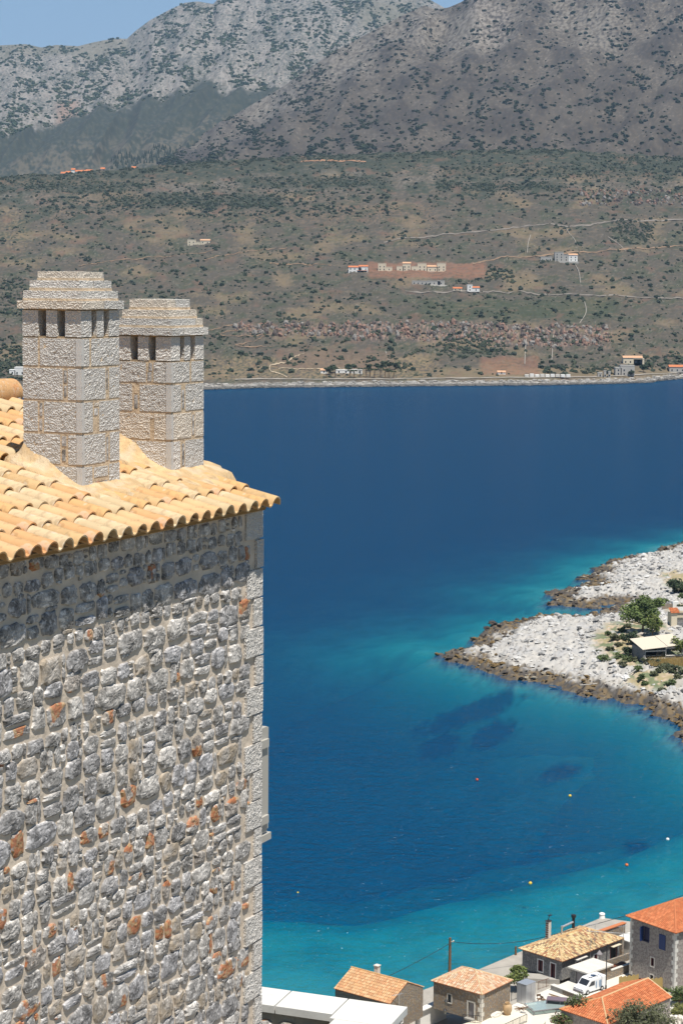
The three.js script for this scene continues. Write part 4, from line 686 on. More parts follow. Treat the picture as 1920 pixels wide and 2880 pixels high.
{ // tower house at the frame's edge
  const LR = 8.94, LL = 7.18, h = 7.17, ov = 0.42, t = thing('tower_house', 'tall stone tower house with a red tile roof and blue shutters', 'house', [39.25, 3.0, -224.49], 38 * deg);
  shell(t, LR, LL, h, M.rubblePink, [[4.2, 4.4, 0.9, 1.4]], [[1.55, 4.45, 0.95, 1.75], [4.15, 4.7, 0.95, 1.75], [3.25, 2.0, 0.5, 1.0], [3.3, 0.3, 0.5, 0.6]]);
  const rise = 2.2, run = LL / 2 + ov, y0 = h - 0.1;
  tiledSlope(t, [-ov, y0, ov], [1, 0, 0], [0, 0, -1], LR + 2 * ov, run, rise, true, true, RED, 71); tiledSlope(t, [-ov, y0, -LL - ov], [1, 0, 0], [0, 0, 1], LR + 2 * ov, run, rise, true, true, RED, 72);
  tiledSlope(t, [-ov, y0, ov], [0, 0, -1], [1, 0, 0], LL + 2 * ov, run, rise, true, true, RED, 73); tiledSlope(t, [LR + ov, y0, ov], [0, 0, -1], [-1, 0, 0], LL + 2 * ov, run, rise, true, true, RED, 74);
  const yr = y0 + rise + 0.05; capRow(t, [-ov + run, yr, -LL / 2], [LR + ov - run, yr, -LL / 2], 0.12, M.terracotta); for (const [x, z, e] of [[-ov, ov, -ov + run], [-ov, -LL - ov, -ov + run], [LR + ov, ov, LR + ov - run], [LR + ov, -LL - ov, LR + ov - run]]) capRow(t, [x, y0 + 0.05, z], [e, yr, -LL / 2], 0.11, M.terracotta);
  part('eave_board', join([bx(-ov + 0.05, LR + ov - 0.05, h - 0.13, h - 0.06, -LL - ov + 0.05, ov - 0.05)]), M.wood, t);
  const s1 = windowOn(t, 'x', 4.15, 4.7, 0.95, 1.75, { frame: 0.04, frameMat: M.blue, pane: M.navy }); part('shutter', bx(-0.5, -0.02, 4.7, 6.45, -5.16, -5.11), M.blue, s1);
  const s2 = windowOn(t, 'x', 1.55, 4.45, 0.95, 1.75, { frame: 0.04, frameMat: M.blue, pane: M.navy }); part('shutter', bx(-0.05, -0.01, 4.45, 6.2, -2.5, -1.55), M.blue, s2);
  windowOn(t, 'x', 3.25, 2.0, 0.5, 1.0, { frame: 0.13, frameMat: M.pale, leaf: M.maroon }); windowOn(t, 'x', 3.3, 0.3, 0.5, 0.6, { frame: 0.1, frameMat: M.pale, pane: M.dark }); windowOn(t, 'z', 4.2, 4.4, 0.9, 1.4, { frame: 0.1, frameMat: M.pale, pane: M.navy });
  part('corner_stones', join(Array.from({ length: 14 }, (_, k) => bx(-0.025, k % 2 ? 0.5 : 0.26, 0.03 + k * 0.505, 0.5 + k * 0.505, k % 2 ? -0.26 : -0.5, 0.025))), M.offwhite, t);
  part('corner_stones', join(Array.from({ length: 14 }, (_, k) => bx(-0.025, 0.1, 0.03 + k * 0.505, 0.5 + k * 0.505, -LL - 0.02, k % 2 ? -LL + 0.26 : -LL + 0.5))), M.pale, t);
}
{ // long red roof in front
  const ye = 5.6, Rp = V(...v6(1475, 822, ye)), Lp = V(...v6(700, 908, ye)), T = 46 * deg, e = V(Math.cos(T), 0, -Math.sin(T)), i = V(-Math.sin(T), 0, -Math.cos(T));
  const D = Lp.clone().sub(Rp), LL = Math.abs(D.dot(i)), LR = Math.abs(D.dot(e)), F = Rp.clone().addScaledVector(e, -LR), ov = 0.15, h = 2.9;
  const t = thing('long_house', 'low stone house with a long bright orange-red tile roof half hidden by shrubs', 'house', [F.x, ye - h, F.z], T);
  shell(t, LR, LL, h, M.rubblePink, [], []);
  const run = LL / 2 + ov, rise = 1.35, y0 = h - 0.02;
  tiledSlope(t, [-ov, y0, ov], [1, 0, 0], [0, 0, -1], LR + 2 * ov, run, rise, true, false, RED, 81, 0.27, 0.42); tiledSlope(t, [-ov, y0, -LL - ov], [1, 0, 0], [0, 0, 1], LR + 2 * ov, run, rise, true, false, RED, 82, 0.27, 0.42); tiledSlope(t, [-ov, y0, ov], [0, 0, -1], [1, 0, 0], LL + 2 * ov, run, rise, true, true, RED, 83, 0.27, 0.42);
  const yr = y0 + rise + 0.05; capRow(t, [-ov + run, yr, -LL / 2], [LR + ov, yr, -LL / 2], 0.11, M.clay[1]); capRow(t, [-ov, y0 + 0.05, -LL - ov], [-ov + run, yr, -LL / 2], 0.1, M.clay[2]); capRow(t, [LR + ov, y0 + 0.05, ov], [LR + ov, yr, -LL / 2], 0.1, M.clay[3]); capRow(t, [-ov, y0 + 0.05, ov], [-ov + run, yr, -LL / 2], 0.1, M.clay[1]);
  const g = new THREE.ExtrudeGeometry(new THREE.Shape([new THREE.Vector2(0, 0), new THREE.Vector2(LL, 0), new THREE.Vector2(LL / 2, rise - 0.1)]), { depth: 0.4, bevelEnabled: false }).rotateY(Math.PI / 2).translate(LR - 0.4, h, 0); part('gable', g, M.rubblePink, t);
}
{ // flat roofed shed with a stone wall
  const p = v6(890, 650, 4.3), t = thing('flat_roof_shed', 'small stone shed with a flat white concrete roof', 'shed', [p[0], 2.6, p[2]], 43 * deg);
  part('wall', panel(4.2, 1.62, [], 0.3, 0.302).translate(0, 0, -0.3), M.rubbleWarm, t); part('wall', panel(2.7, 1.62, [[0.9, 0, 0.9, 1.4]], 0.3).rotateY(Math.PI / 2), M.rubbleGrey, t); part('wall', bxm(3.9, 4.2, 0, 1.62, -2.7, -0.302, 2.6), M.rubbleWarm, t);
  part('door', bx(0.12, 0.16, 0, 1.4, -1.8, -0.9), M.greydoor, t); part('roof_slab', bxm(-0.3, 4.4, 1.622, 1.8, -2.9, 0.25, 2), M.pale, t);
  const w = thing('garden_wall', 'long low stone wall running from the white roofed shed to the tower house', 'wall', [p[0], 2.6, p[2]], 43 * deg); part('wall', bxm(4.22, 11.5, 0, 0.95, -0.3, 0, 2.6), M.rubbleWarm, w); part('coping', bxm(4.22, 11.5, 0.952, 1.03, -0.34, 0.04, 2), M.pale, w);
  part('wall', bxm(4.6, 11.4, 0, 0.85, -3.0, -2.7, 2.6), M.rubbleWarm, w); const pile = thing('brick_pile', 'stack of dark red bricks behind the low stone wall', 'bricks', [p[0] + Math.cos(43 * deg) * 7.2 - 0.9, 2.6, p[2] - Math.sin(43 * deg) * 7.2 - 1.0], 43 * deg); for (let k = 0; k < 12; k++) part('brick', bx(-1.2 + (k % 4) * 0.62, -0.62 + (k % 4) * 0.62, Math.floor(k / 4) * 0.25, 0.24 + Math.floor(k / 4) * 0.25, -0.3 - (k % 2) * 0.1, 0.3), k % 3 ? M.rustIron : M.terracotta, pile);
}
{ // stone wall of the ruined plot beside the quay and a white annex
  const p = v6(1130, 560, 1.2), t = thing('ruined_wall', 'brown rubble wall of a roofless plot behind the grey house', 'wall', [p[0], 1.2, p[2]], 44 * deg); part('wall', bxm(0, 5.5, 0, 2.6, -4.2, -3.8, 2.6), M.rubbleWarm, t); part('wall', bxm(0, 0.4, 0, 2.9, -3.8, 0, 2.6), M.rubbleWarm, t); part('coping', bxm(0, 5.6, 2.602, 2.72, -4.3, -3.7, 2), M.terracotta, t);
  const a = v6(1190, 540, 1.4), s = thing('white_annex', 'small white flat roofed annex tucked behind the tower house', 'shed', [a[0], 1.3, a[2]], 40 * deg); part('wall', bxm(0, 4, 0, 2.0, -2.5, 0, 2), M.offwhite, s); part('roof_slab', bxm(-0.1, 4.1, 2.002, 2.14, -2.6, 0.1, 2), M.marble, s); part('window', bx(0.5, 1.2, 0.7, 1.6, 0.001, 0.03), M.glass, s);
}
// white wall seen through the gap between the two stone houses
{ const p = v6(-185, 920, 2.6), t = thing('white_wall', 'white plastered wall in the gap between the gabled and the hipped house', 'wall', [p[0], 1.2, p[2]], 51 * deg); part('wall', bx(-3.5, 2, 0, 2.3, -0.4, 0), M.white, t); part('roof_edge', bx(-3.5, 2.1, 2.302, 2.42, -0.5, 0.3), M.white, t); }
function lantern(label, p) { const t = thing('wall_lantern', label, 'lantern', p, 0); part('bracket', join([bar([0, 0.1, 0], [0.7, 0.1, 0], 0.03), bar([0.7, -0.2, 0], [0.1, 0.1, 0], 0.025)]), M.iron, t); part('lamp_glass', new THREE.CylinderGeometry(0.2, 0.12, 0.4, 6).translate(0, 0.36, 0), std({ color: rgb(0.18, 0.18, 0.16), roughness: 0.2 }), t); part('lamp_top', new THREE.ConeGeometry(0.26, 0.3, 6).translate(0, 0.72, 0), M.iron, t); }
lantern('dark upright wall lantern in front of the white wall', v6(-118, 885, 5.0)); lantern('lower wall lantern beside the hipped stone house', v6(-125, 950, 4.6));
{ // galvanised cabinet
  const p = v6(450, 878, 2.6), t = thing('metal_cabinet', 'tall galvanised sheet metal cabinet standing in the yard', 'cabinet', p, 47 * deg);
  part('body', bx(0, 1.75, 0.06, 2.35, -1.35, 0), M.steel, t); part('base', bx(0.04, 1.71, 0, 0.058, -1.31, -0.04), M.dark, t); part('lid', bx(-0.03, 1.78, 2.352, 2.39, -1.38, 0.03), M.steel, t); part('seam', join([bx(0.86, 0.88, 0.1, 2.3, 0.001, 0.012), bx(-0.012, -0.001, 0.1, 2.3, -0.7, -0.68)]), M.greydoor, t);
}
{ const p = v6(318, 945, 3.5); const t = thing('clay_jar', 'large weathered clay storage jar on the pale terrace', 'jar', p); part('body', new THREE.LatheGeometry([[0.01, 0], [0.26, 0.0], [0.34, 0.12], [0.5, 0.5], [0.52, 0.85], [0.42, 1.12], [0.26, 1.26], [0.25, 1.34], [0.31, 1.38], [0.30, 1.42], [0.2, 1.40], [0.2, 1.2]].map(([a, b]) => new THREE.Vector2(a, b)), 20), std({ map: ochreMap, color: rgb(0.85, 0.78, 0.72) }), t); part('handle', join([new THREE.TorusGeometry(0.12, 0.03, 5, 10).translate(0.38, 1.15, 0), new THREE.TorusGeometry(0.12, 0.03, 5, 10).translate(-0.38, 1.15, 0)]), std({ map: ochreMap, color: rgb(0.85, 0.78, 0.72) }), t); }
{ const p = v6(235, 955, 3.5); const g = new THREE.IcosahedronGeometry(1, 2), a = g.attributes.position; for (let i = 0; i < a.count; i++) { const s = 1 + 0.2 * n3(a.getX(i) * 2, a.getY(i) * 2, a.getZ(i) * 2); a.setXYZ(i, a.getX(i) * s * 0.9, Math.max(-0.1, a.getY(i) * s * 0.4) + 0.1, a.getZ(i) * s * 0.4); } single('boulder', 'pale grey boulder against the side of the hipped house', 'rock', flatten(g), M.offwhite, p, 0.8); }
{ // van
  const p = v6(855, 815, 2.6), t = thing('white_van', 'small white panel van with blue stripes parked in the yard', 'van', p, 40 * deg); t.scale.setScalar(0.9);
  const body = new THREE.Shape([[0, 0.32], [0.05, 0.8], [0.75, 1.02], [1.45, 1.72], [1.75, 1.83], [4.25, 1.83], [4.38, 1.6], [4.4, 0.32]].map(([a, b]) => new THREE.Vector2(a, b)));
  part('body', new THREE.ExtrudeGeometry(body, { depth: 1.6, bevelEnabled: true, bevelSize: 0.06, bevelThickness: 0.06, bevelSegments: 2 }).translate(0, 0, -1.66), std({ color: rgb(0.82, 0.83, 0.85), roughness: 0.3 }), t);
  const ws = new THREE.Shape([[0.83, 1.13], [1.44, 1.74], [1.40, 1.76], [0.79, 1.15]].map(([a, b]) => new THREE.Vector2(a, b))); part('windscreen', new THREE.ExtrudeGeometry(ws, { depth: 1.45, bevelEnabled: false }).translate(0, 0, -1.585), M.glass, t);
  for (const z of [0.062, -1.76]) { const sw = new THREE.Shape([[1.05, 1.05], [1.58, 1.6], [2.15, 1.6], [2.15, 1.05]].map(([a, b]) => new THREE.Vector2(a, b))); part('side_window', new THREE.ExtrudeGeometry(sw, { depth: 0.02, bevelEnabled: false }).translate(0, 0, z - 0.055), M.glass, t); }
  for (const x of [0.85, 3.55]) for (const z of [-0.03, -1.6]) { const w = part('wheel', new THREE.CylinderGeometry(0.31, 0.31, 0.2, 16).rotateX(Math.PI / 2).translate(x, 0.31, z), M.dark, t); part('rim', new THREE.CylinderGeometry(0.18, 0.18, 0.22, 12).rotateX(Math.PI / 2).translate(x, 0.31, z), M.steel, w); }
  const blue = std({ color: rgb(0.12, 0.25, 0.42) }); for (const [x, w] of [[2.35, 0.06], [2.5, 0.05], [2.95, 0.06], [3.12, 0.1], [3.3, 0.06]]) part('stripe', bx(x, x + w, 0.6, 1.55, 0.062, 0.068), blue, t);
  part('roof_rack', join([bar([2.0, 1.9, -0.2], [2.0, 1.9, -1.5], 0.03), bar([3.0, 1.9, -0.2], [3.0, 1.9, -1.5], 0.03), bar([1.6, 1.92, -0.6], [3.2, 1.92, -0.5], 0.04)]), M.dark, t); part('headlight', bx(-0.02, 0.1, 0.7, 0.85, -0.35, -0.05), M.steel, t); part('headlight', bx(-0.02, 0.1, 0.7, 0.85, -1.6, -1.3), M.steel, t); part('bumper', bx(-0.1, 0.05, 0.35, 0.6, -1.68, 0.04), M.greydoor, t);
}
{ // street lamp
  const p = v6(1017, 790, 2.6), t = thing('street_lamp', 'tall dark street lamp with a curved arm and hanging lantern', 'lamp', p, 0); const H = 5.9;
  part('pole', join([bar([0, 0, 0], [0, H, 0], 0.06, 8), bar([0, 0, 0], [0, 0.9, 0], 0.1, 8)]), M.iron, t); part('arm', new THREE.TubeGeometry(new THREE.CatmullRomCurve3([V(0, H - 0.7, 0), V(-0.15, H - 0.3, 0), V(-0.6, H - 0.2, 0), V(-0.85, H - 0.6, 0)]), 12, 0.035, 5), M.iron, t); part('lantern', join([new THREE.ConeGeometry(0.36, 0.5, 8).translate(-0.85, H - 0.95, 0), new THREE.CylinderGeometry(0.34, 0.1, 0.35, 8).translate(-0.85, H - 1.4, 0)]), M.greydoor, t);
}
{ // utility pole and cables
  const p = v6(-650 + 770, 690, 1.2); const b = onLevel(1200 + 310 / 4.9, 2640 + 560 / 4.9, 1.2), H = 5.2;
  const t = thing('utility_pole', 'weathered wooden utility pole behind the hipped house', 'pole', [b.x, 1.2, b.z]); part('post', new THREE.CylinderGeometry(0.15, 0.2, H, 8).translate(0, H / 2, 0), M.wood, t); part('insulator', join([box(0.5, 0.08, 0.1, 0.2, H - 0.5, 0), new THREE.SphereGeometry(0.1, 6, 5).translate(0.4, H - 0.4, 0)]), M.pale, t);
  const top = V(b.x + 0.3, 1.2 + H - 0.5, b.z);
  const cable = (label, a, c, sag, mat = M.cable) => { const m = a.clone().lerp(c, 0.5); m.y -= sag; single('cable', label, 'cable', new THREE.TubeGeometry(new THREE.QuadraticBezierCurve3(a, m, c), 24, 0.035, 4), mat); };
  cable('black cable from the wooden pole down over the gabled house', top, V(...v6(-1060, 880, 5.4)), 1.2); cable('black cable from the wooden pole to the grey house roof', top, V(...v6(735, 350, 5.2)), 1.6); cable('black cable rising past the tower house roof', V(...v6(735, 350, 5.2)), V(...v6(1700, 40, 8.0)), 1.0); cable('pale cable strung across the tower house wall', V(...v6(880, 350, 6.0)), V(...v6(1800, 395, 9.0)), 0.2, M.paleCable);
  const s = v6(377, 520, 1.2); single('mooring_post', 'short dark mooring post on the edge of the quay', 'post', new THREE.CylinderGeometry(0.12, 0.15, 1.1, 8).translate(0, 0.55, 0), M.wood, s); const bo = v6(990, 258, 1.2); single('bollard', 'white painted bollard on the corner of the quay', 'bollard', join([new THREE.CylinderGeometry(0.35, 0.42, 0.5, 12).translate(0, 0.25, 0), new THREE.SphereGeometry(0.42, 12, 6).scale(1, 0.5, 1).translate(0, 0.55, 0)]), M.white, bo);
  const an = (label, p0, h) => { const t2 = thing('antenna', label, 'antenna', p0, 0.6); part('mast', bar([0, 0, 0], [0, h, 0], 0.03), M.steel, t2); part('aerial', join([bar([-0.9, h, 0], [0.5, h, 0], 0.02), ...[-0.8, -0.5, -0.2, 0.1, 0.4].map((x) => bar([x, h, -0.3], [x, h, 0.3], 0.015))]), M.steel, t2); };
  an('thin television aerial above the gabled roof eave', v6(-452, 905, 5.6), 1.7); an('thin aerial mast beside the grey house wall', v6(935, 560, 2.6), 4.6); an('thin aerial mast behind the brown rubble wall', v6(1140, 490, 2.4), 3.2);
}
function chair(label, p, turn) { const t = thing('folding_chair', label, 'chair', p, turn); part('seat', bx(-0.25, 0.25, 0.43, 0.47, -0.25, 0.25), M.wood, t); part('backrest', bx(-0.25, 0.25, 0.7, 0.95, -0.27, -0.24), M.wood, t); for (const s of [-0.24, 0.24]) { part('leg', bar([s, 0, 0.28], [s, 0.95, -0.26], 0.025), M.iron, t); part('leg', bar([s, 0, -0.28], [s, 0.45, 0.24], 0.025), M.iron, t); } }
chair('folding chair beside the galvanised cabinet', v6(545, 860, 2.6), 0.4); chair('second folding chair turned away from the cabinet', v6(572, 865, 2.6), 2.2); chair('folding chair by the glass canopy frame', v6(675, 985, 2.6), 1.2);
{ const p = v6(600, 905, 2.6), t = thing('sunken_glazing', 'low dark glazed front with a purple grey rim let into the yard', 'window', p, -12 * deg); part('pane', bx(0, 5.6, 0.15, 1.0, -0.3, -0.2), M.glass, t); part('rim', join([bx(-0.1, 5.7, 1.0, 1.12, -1.2, 0), bx(-0.1, 0, 0, 1.0, -0.3, 0), bx(-0.1, 5.7, 0, 0.15, -0.3, 0)]), std({ color: rgb(0.16, 0.12, 0.15) }), t); part('glazing_bar', join([1.4, 2.8, 4.2].map((x) => bx(x, x + 0.06, 0.15, 1.0, -0.2, -0.16))), M.greydoor, t); }
{ const p = v6(505, 955, 2.6), t = thing('glass_canopy', 'low grey metal frame with glass panes lying over the yard', 'canopy', p, 20 * deg); for (let k = 0; k < 4; k++) part('bar', bx(0.05, 4.9, 0.5, 0.58, -k * 0.85 - 0.08, -k * 0.85), M.greydoor, t); for (let k = 0; k < 4; k++) part('rafter', bx(k * 1.6, k * 1.6 + 0.08, 0.4, 0.49, -2.6, 0), M.greydoor, t); part('pane', bx(0.1, 4.85, 0.585, 0.6, -2.55, -0.05), new THREE.MeshPhysicalMaterial({ color: rgb(0.7, 0.8, 0.8), transmission: 0.7, roughness: 0.15, thickness: 0 }), t); for (const x of [0.05, 4.8]) part('leg', bx(x, x + 0.08, 0, 0.4, -0.2, -0.12), M.greydoor, t); }
{ const a = v6(625, 770, 2.6), b = v6(880, 868, 2.6), L = Math.hypot(b[0] - a[0], b[2] - a[2]), t = thing('kerb_wall', 'low concrete wall with a white top dividing the yard from the lane', 'wall', a, -Math.atan2(b[2] - a[2], b[0] - a[0])); for (let k = 0; k < 3; k++) { part('wall', bxm(k * L / 3, (k + 1) * L / 3 - 0.01, 0, 0.6, -0.5, 0, 2), k === 1 ? M.rubbleWarm : M.concrete, t); part('coping', bxm(k * L / 3, (k + 1) * L / 3 - 0.01, 0.602, 0.66, -0.55, 0.05, 2), M.offwhite, t); } }
{ const t = thing('plank_heap', 'loose timber planks lying on the pale yard', 'planks', v6(640, 825, 2.6), -20 * deg); for (let k = 0; k < 5; k++) { const m = part('plank', box(2.6 - k * 0.3, 0.06, 0.16), k % 2 ? M.plank : M.wood, t); m.position.set(0.5 + k * 0.3, 0.04 + k * 0.012, -0.5 + k * 0.3); m.rotation.y = 0.2 * (k - 2); } }
{ const t = thing('fire_wood', 'small heap of brown branches on the terrace edge', 'branches', v6(410, 912, 3.0), 0); const R = rng(5); for (let k = 0; k < 14; k++) { const a = R() * 3.14, l = 0.5 + R() * 0.5; part('branch', bar([-Math.cos(a) * l + R() * 0.3, 0.05 + R() * 0.25, -Math.sin(a) * l * 0.6], [Math.cos(a) * l, 0.05 + R() * 0.3, Math.sin(a) * l * 0.6], 0.03, 4), M.wood, t); } }
for (const [k, a, b, l] of [[0, 1110, 765, 2.6], [1, 1330, 780, 2.7]]) { const p = v6(a, b, 2.6), t = thing('reed_fence', k ? 'bamboo reed fence standing against the foot of the tower house' : 'bamboo reed fence behind the white van', 'fence', p, 20 * deg); for (let i = 0; i < 14; i++) part('reed_panel', bx(i * l / 14, (i + 0.94) * l / 14, 0, 1.5 + 0.08 * Math.sin(i * 2.1), -0.04, 0), M.bamboo, t); part('rail', bx(0, l, 0.9, 0.96, -0.08, -0.041), M.wood, t); }
function railing(label, a, b, h, mat = M.iron) { const A = V(...a), B = V(...b), n = Math.max(3, Math.round(A.distanceTo(B) / 0.22)), t = thing('iron_railing', label, 'railing', a), d = B.clone().sub(A); part('rail', join([bar([0, h, 0], [d.x, d.y + h, d.z], 0.03), bar([0, 0.12, 0], [d.x, d.y + 0.12, d.z], 0.02)]), mat, t); for (let i = 0; i <= n; i++) { const q = d.clone().multiplyScalar(i / n); part('baluster', bar([q.x, q.y, q.z], [q.x, q.y + h, q.z], i % 6 ? 0.016 : 0.035, 4), mat, t); } }
railing('iron railing on the terrace edge below the hipped house', v6(455, 1000, 3.5), v6(280, 1080, 3.5), 0.95); railing('iron railing along the landing at the grey door', v6(0, 1000, 3.5), v6(130, 1010, 3.5), 0.9); railing('rusty iron railing behind the galvanised cabinet', v6(535, 770, 2.6), v6(612, 745, 2.6), 1.0, M.rustIron); railing('iron railing between the hipped house and the cabinet', v6(345, 850, 2.6), v6(400, 830, 2.6), 1.1);
// planting in the village
bush('leafy_bush', 'bright green leafy bush between the hipped house and the metal cabinet', 'shrub', v6(385, 755, 1.6), 31, 1.7, 1.5, 1.2, 1500, 0.16, G2);
bush('flowering_shrub', 'dark green shrub with reddish new leaves in front of the long orange roof', 'shrub', v6(900, 1050, 3.2), 32, 2.9, 2.3, 2.0, 4200, 0.15, [...G1, ...G1, [0.30, 0.13, 0.08]]);
bush('flowering_shrub', 'smaller dark shrub at the foot of the long house corner', 'shrub', v6(730, 1070, 3.0), 33, 1.7, 1.3, 1.5, 2000, 0.14, [...G1, [0.24, 0.12, 0.07]]);
bush('broom_shrub', 'wide olive green broom shrub under the long orange roof eave', 'shrub', v6(1250, 1110, 3.4), 34, 4.2, 2.5, 2.4, 6500, 0.13, G3);
bush('garden_shrub', 'rounded garden shrub against the foot of the tower corner', 'shrub', v6(1540, 850, 3.0), 35, 2.2, 1.2, 1.6, 2200, 0.13, G1);
bush('garden_grass', 'tall yellow green grass clump beside the long house gable', 'grass', v6(1520, 960, 2.7), 36, 1.8, 0.8, 1.6, 2000, 0.14, [[0.20, 0.20, 0.05], [0.14, 0.16, 0.04]]);
{ const t = thing('dry_stone_wall', 'tumbled dry stone wall in the garden by the tower house', 'wall', v6(1480, 1000, 2.6), -20 * deg), R = rng(91); for (let k = 0; k < 26; k++) { const g = new THREE.DodecahedronGeometry(0.3 + R() * 0.2, 0).scale(1.3, 0.8, 1); const m = part('stone', g, k % 3 ? M.offwhite : M.pale, t); m.position.set((k % 13) * 0.5, 0.2 + Math.floor(k / 13) * 0.4, (R() - 0.5) * 0.4); m.rotation.set(R() * 3, R() * 3, R() * 3); } }
{ const t = thing('garden_step', 'timber edged garden bed below the tower house', 'planter', v6(1500, 850, 2.6), 14 * deg); part('board', bx(0, 4, 0, 0.4, -0.1, 0), M.plank, t); part('board', bx(0, 4, 0.45, 0.52, -0.5, 0.05), M.pale, t); }

// ---------------------------------------------------------------- the headland: boulders, planting, seaside tavern
const onHead = (u, v, lift = 0) => { let y = 3; for (let k = 0; k < 6; k++) { const p = onLevel(u * U, v * U, y); y = Math.max(0.2, headland(p.x, p.z)); } const p = onLevel(u * U, v * U, y); return [p.x, y + lift, p.z]; };
function rockGeo(seed, d = 1) { const g = new THREE.IcosahedronGeometry(1, d), p = g.attributes.position; for (let i = 0; i < p.count; i++) { const s = 0.85 + 0.4 * n3(p.getX(i) * 1.3 + seed, p.getY(i) * 1.3, p.getZ(i) * 1.3 - seed); p.setXYZ(i, p.getX(i) * s, p.getY(i) * s * 0.8, p.getZ(i) * s); } return flatten(g); }
function scatter(name, geo, mat, list) { const m = lit(new THREE.InstancedMesh(geo, mat, list.length)), o = new THREE.Object3D(), c = new THREE.Color(); list.forEach(([x, y, z, sx, sy, sz, turn, col, tilt = 0], i) => { o.position.set(x, y, z); o.scale.set(sx, sy, sz); o.rotation.set(tilt, turn, tilt * 0.7); o.updateMatrix(); m.setMatrixAt(i, o.matrix); m.setColorAt(i, c.setRGB(...col)); }); m.name = name; m.userData.kind = 'stuff'; scene.add(m); return m; }
{
  const R = rng(501), lists = [[], [], []];
  for (let i = 0; i < 34000; i++) {
    const x = lerp(16, 150, R()), z = lerp(-680, -350, R()), d = -coastDistance(x, z); if (d < -3.5) continue; const so = soilMask(x, z); if (so > 0.35 && R() > 0.12) continue; if (R() < 0.25) continue;
    const y = headland(x, z); if (y < -0.5) continue; const s = 0.16 + Math.pow(R(), 4) * 0.7, dn = d + landNoise(x, z) + 2.2 * n2(x * 0.9, z * 0.6), wet = dn < 6.6, k = R();
    const col = wet ? (k < 0.4 ? [0.15, 0.10, 0.042] : k < 0.88 ? [0.05, 0.04, 0.034] : [0.26, 0.23, 0.18]) : (() => { const g = (0.30 + 0.24 * R()) * lerp(1.1, 0.55, sstep(0.0, 0.45, fbm(x * 0.09, z * 0.07, 3))) * (R() < 0.12 ? 0.45 : 1); return [g * 1.0, g * 0.985, g * 0.965]; })();
    lists[i % 3].push([x, y + s * 0.15, z, s * (0.8 + R() * 0.8), s * (0.4 + R() * 0.5), s * (0.8 + R() * 0.6), R() * 6.28, col, (R() - 0.5) * 0.7]);
  }
  const m = std({ color: rgb(1, 1, 1), roughness: 0.95 }); lists.forEach((l, k) => scatter(['limestone_boulders', 'limestone_blocks', 'limestone_rubble'][k], rockGeo(k * 3.3 + 1), m, l));
}
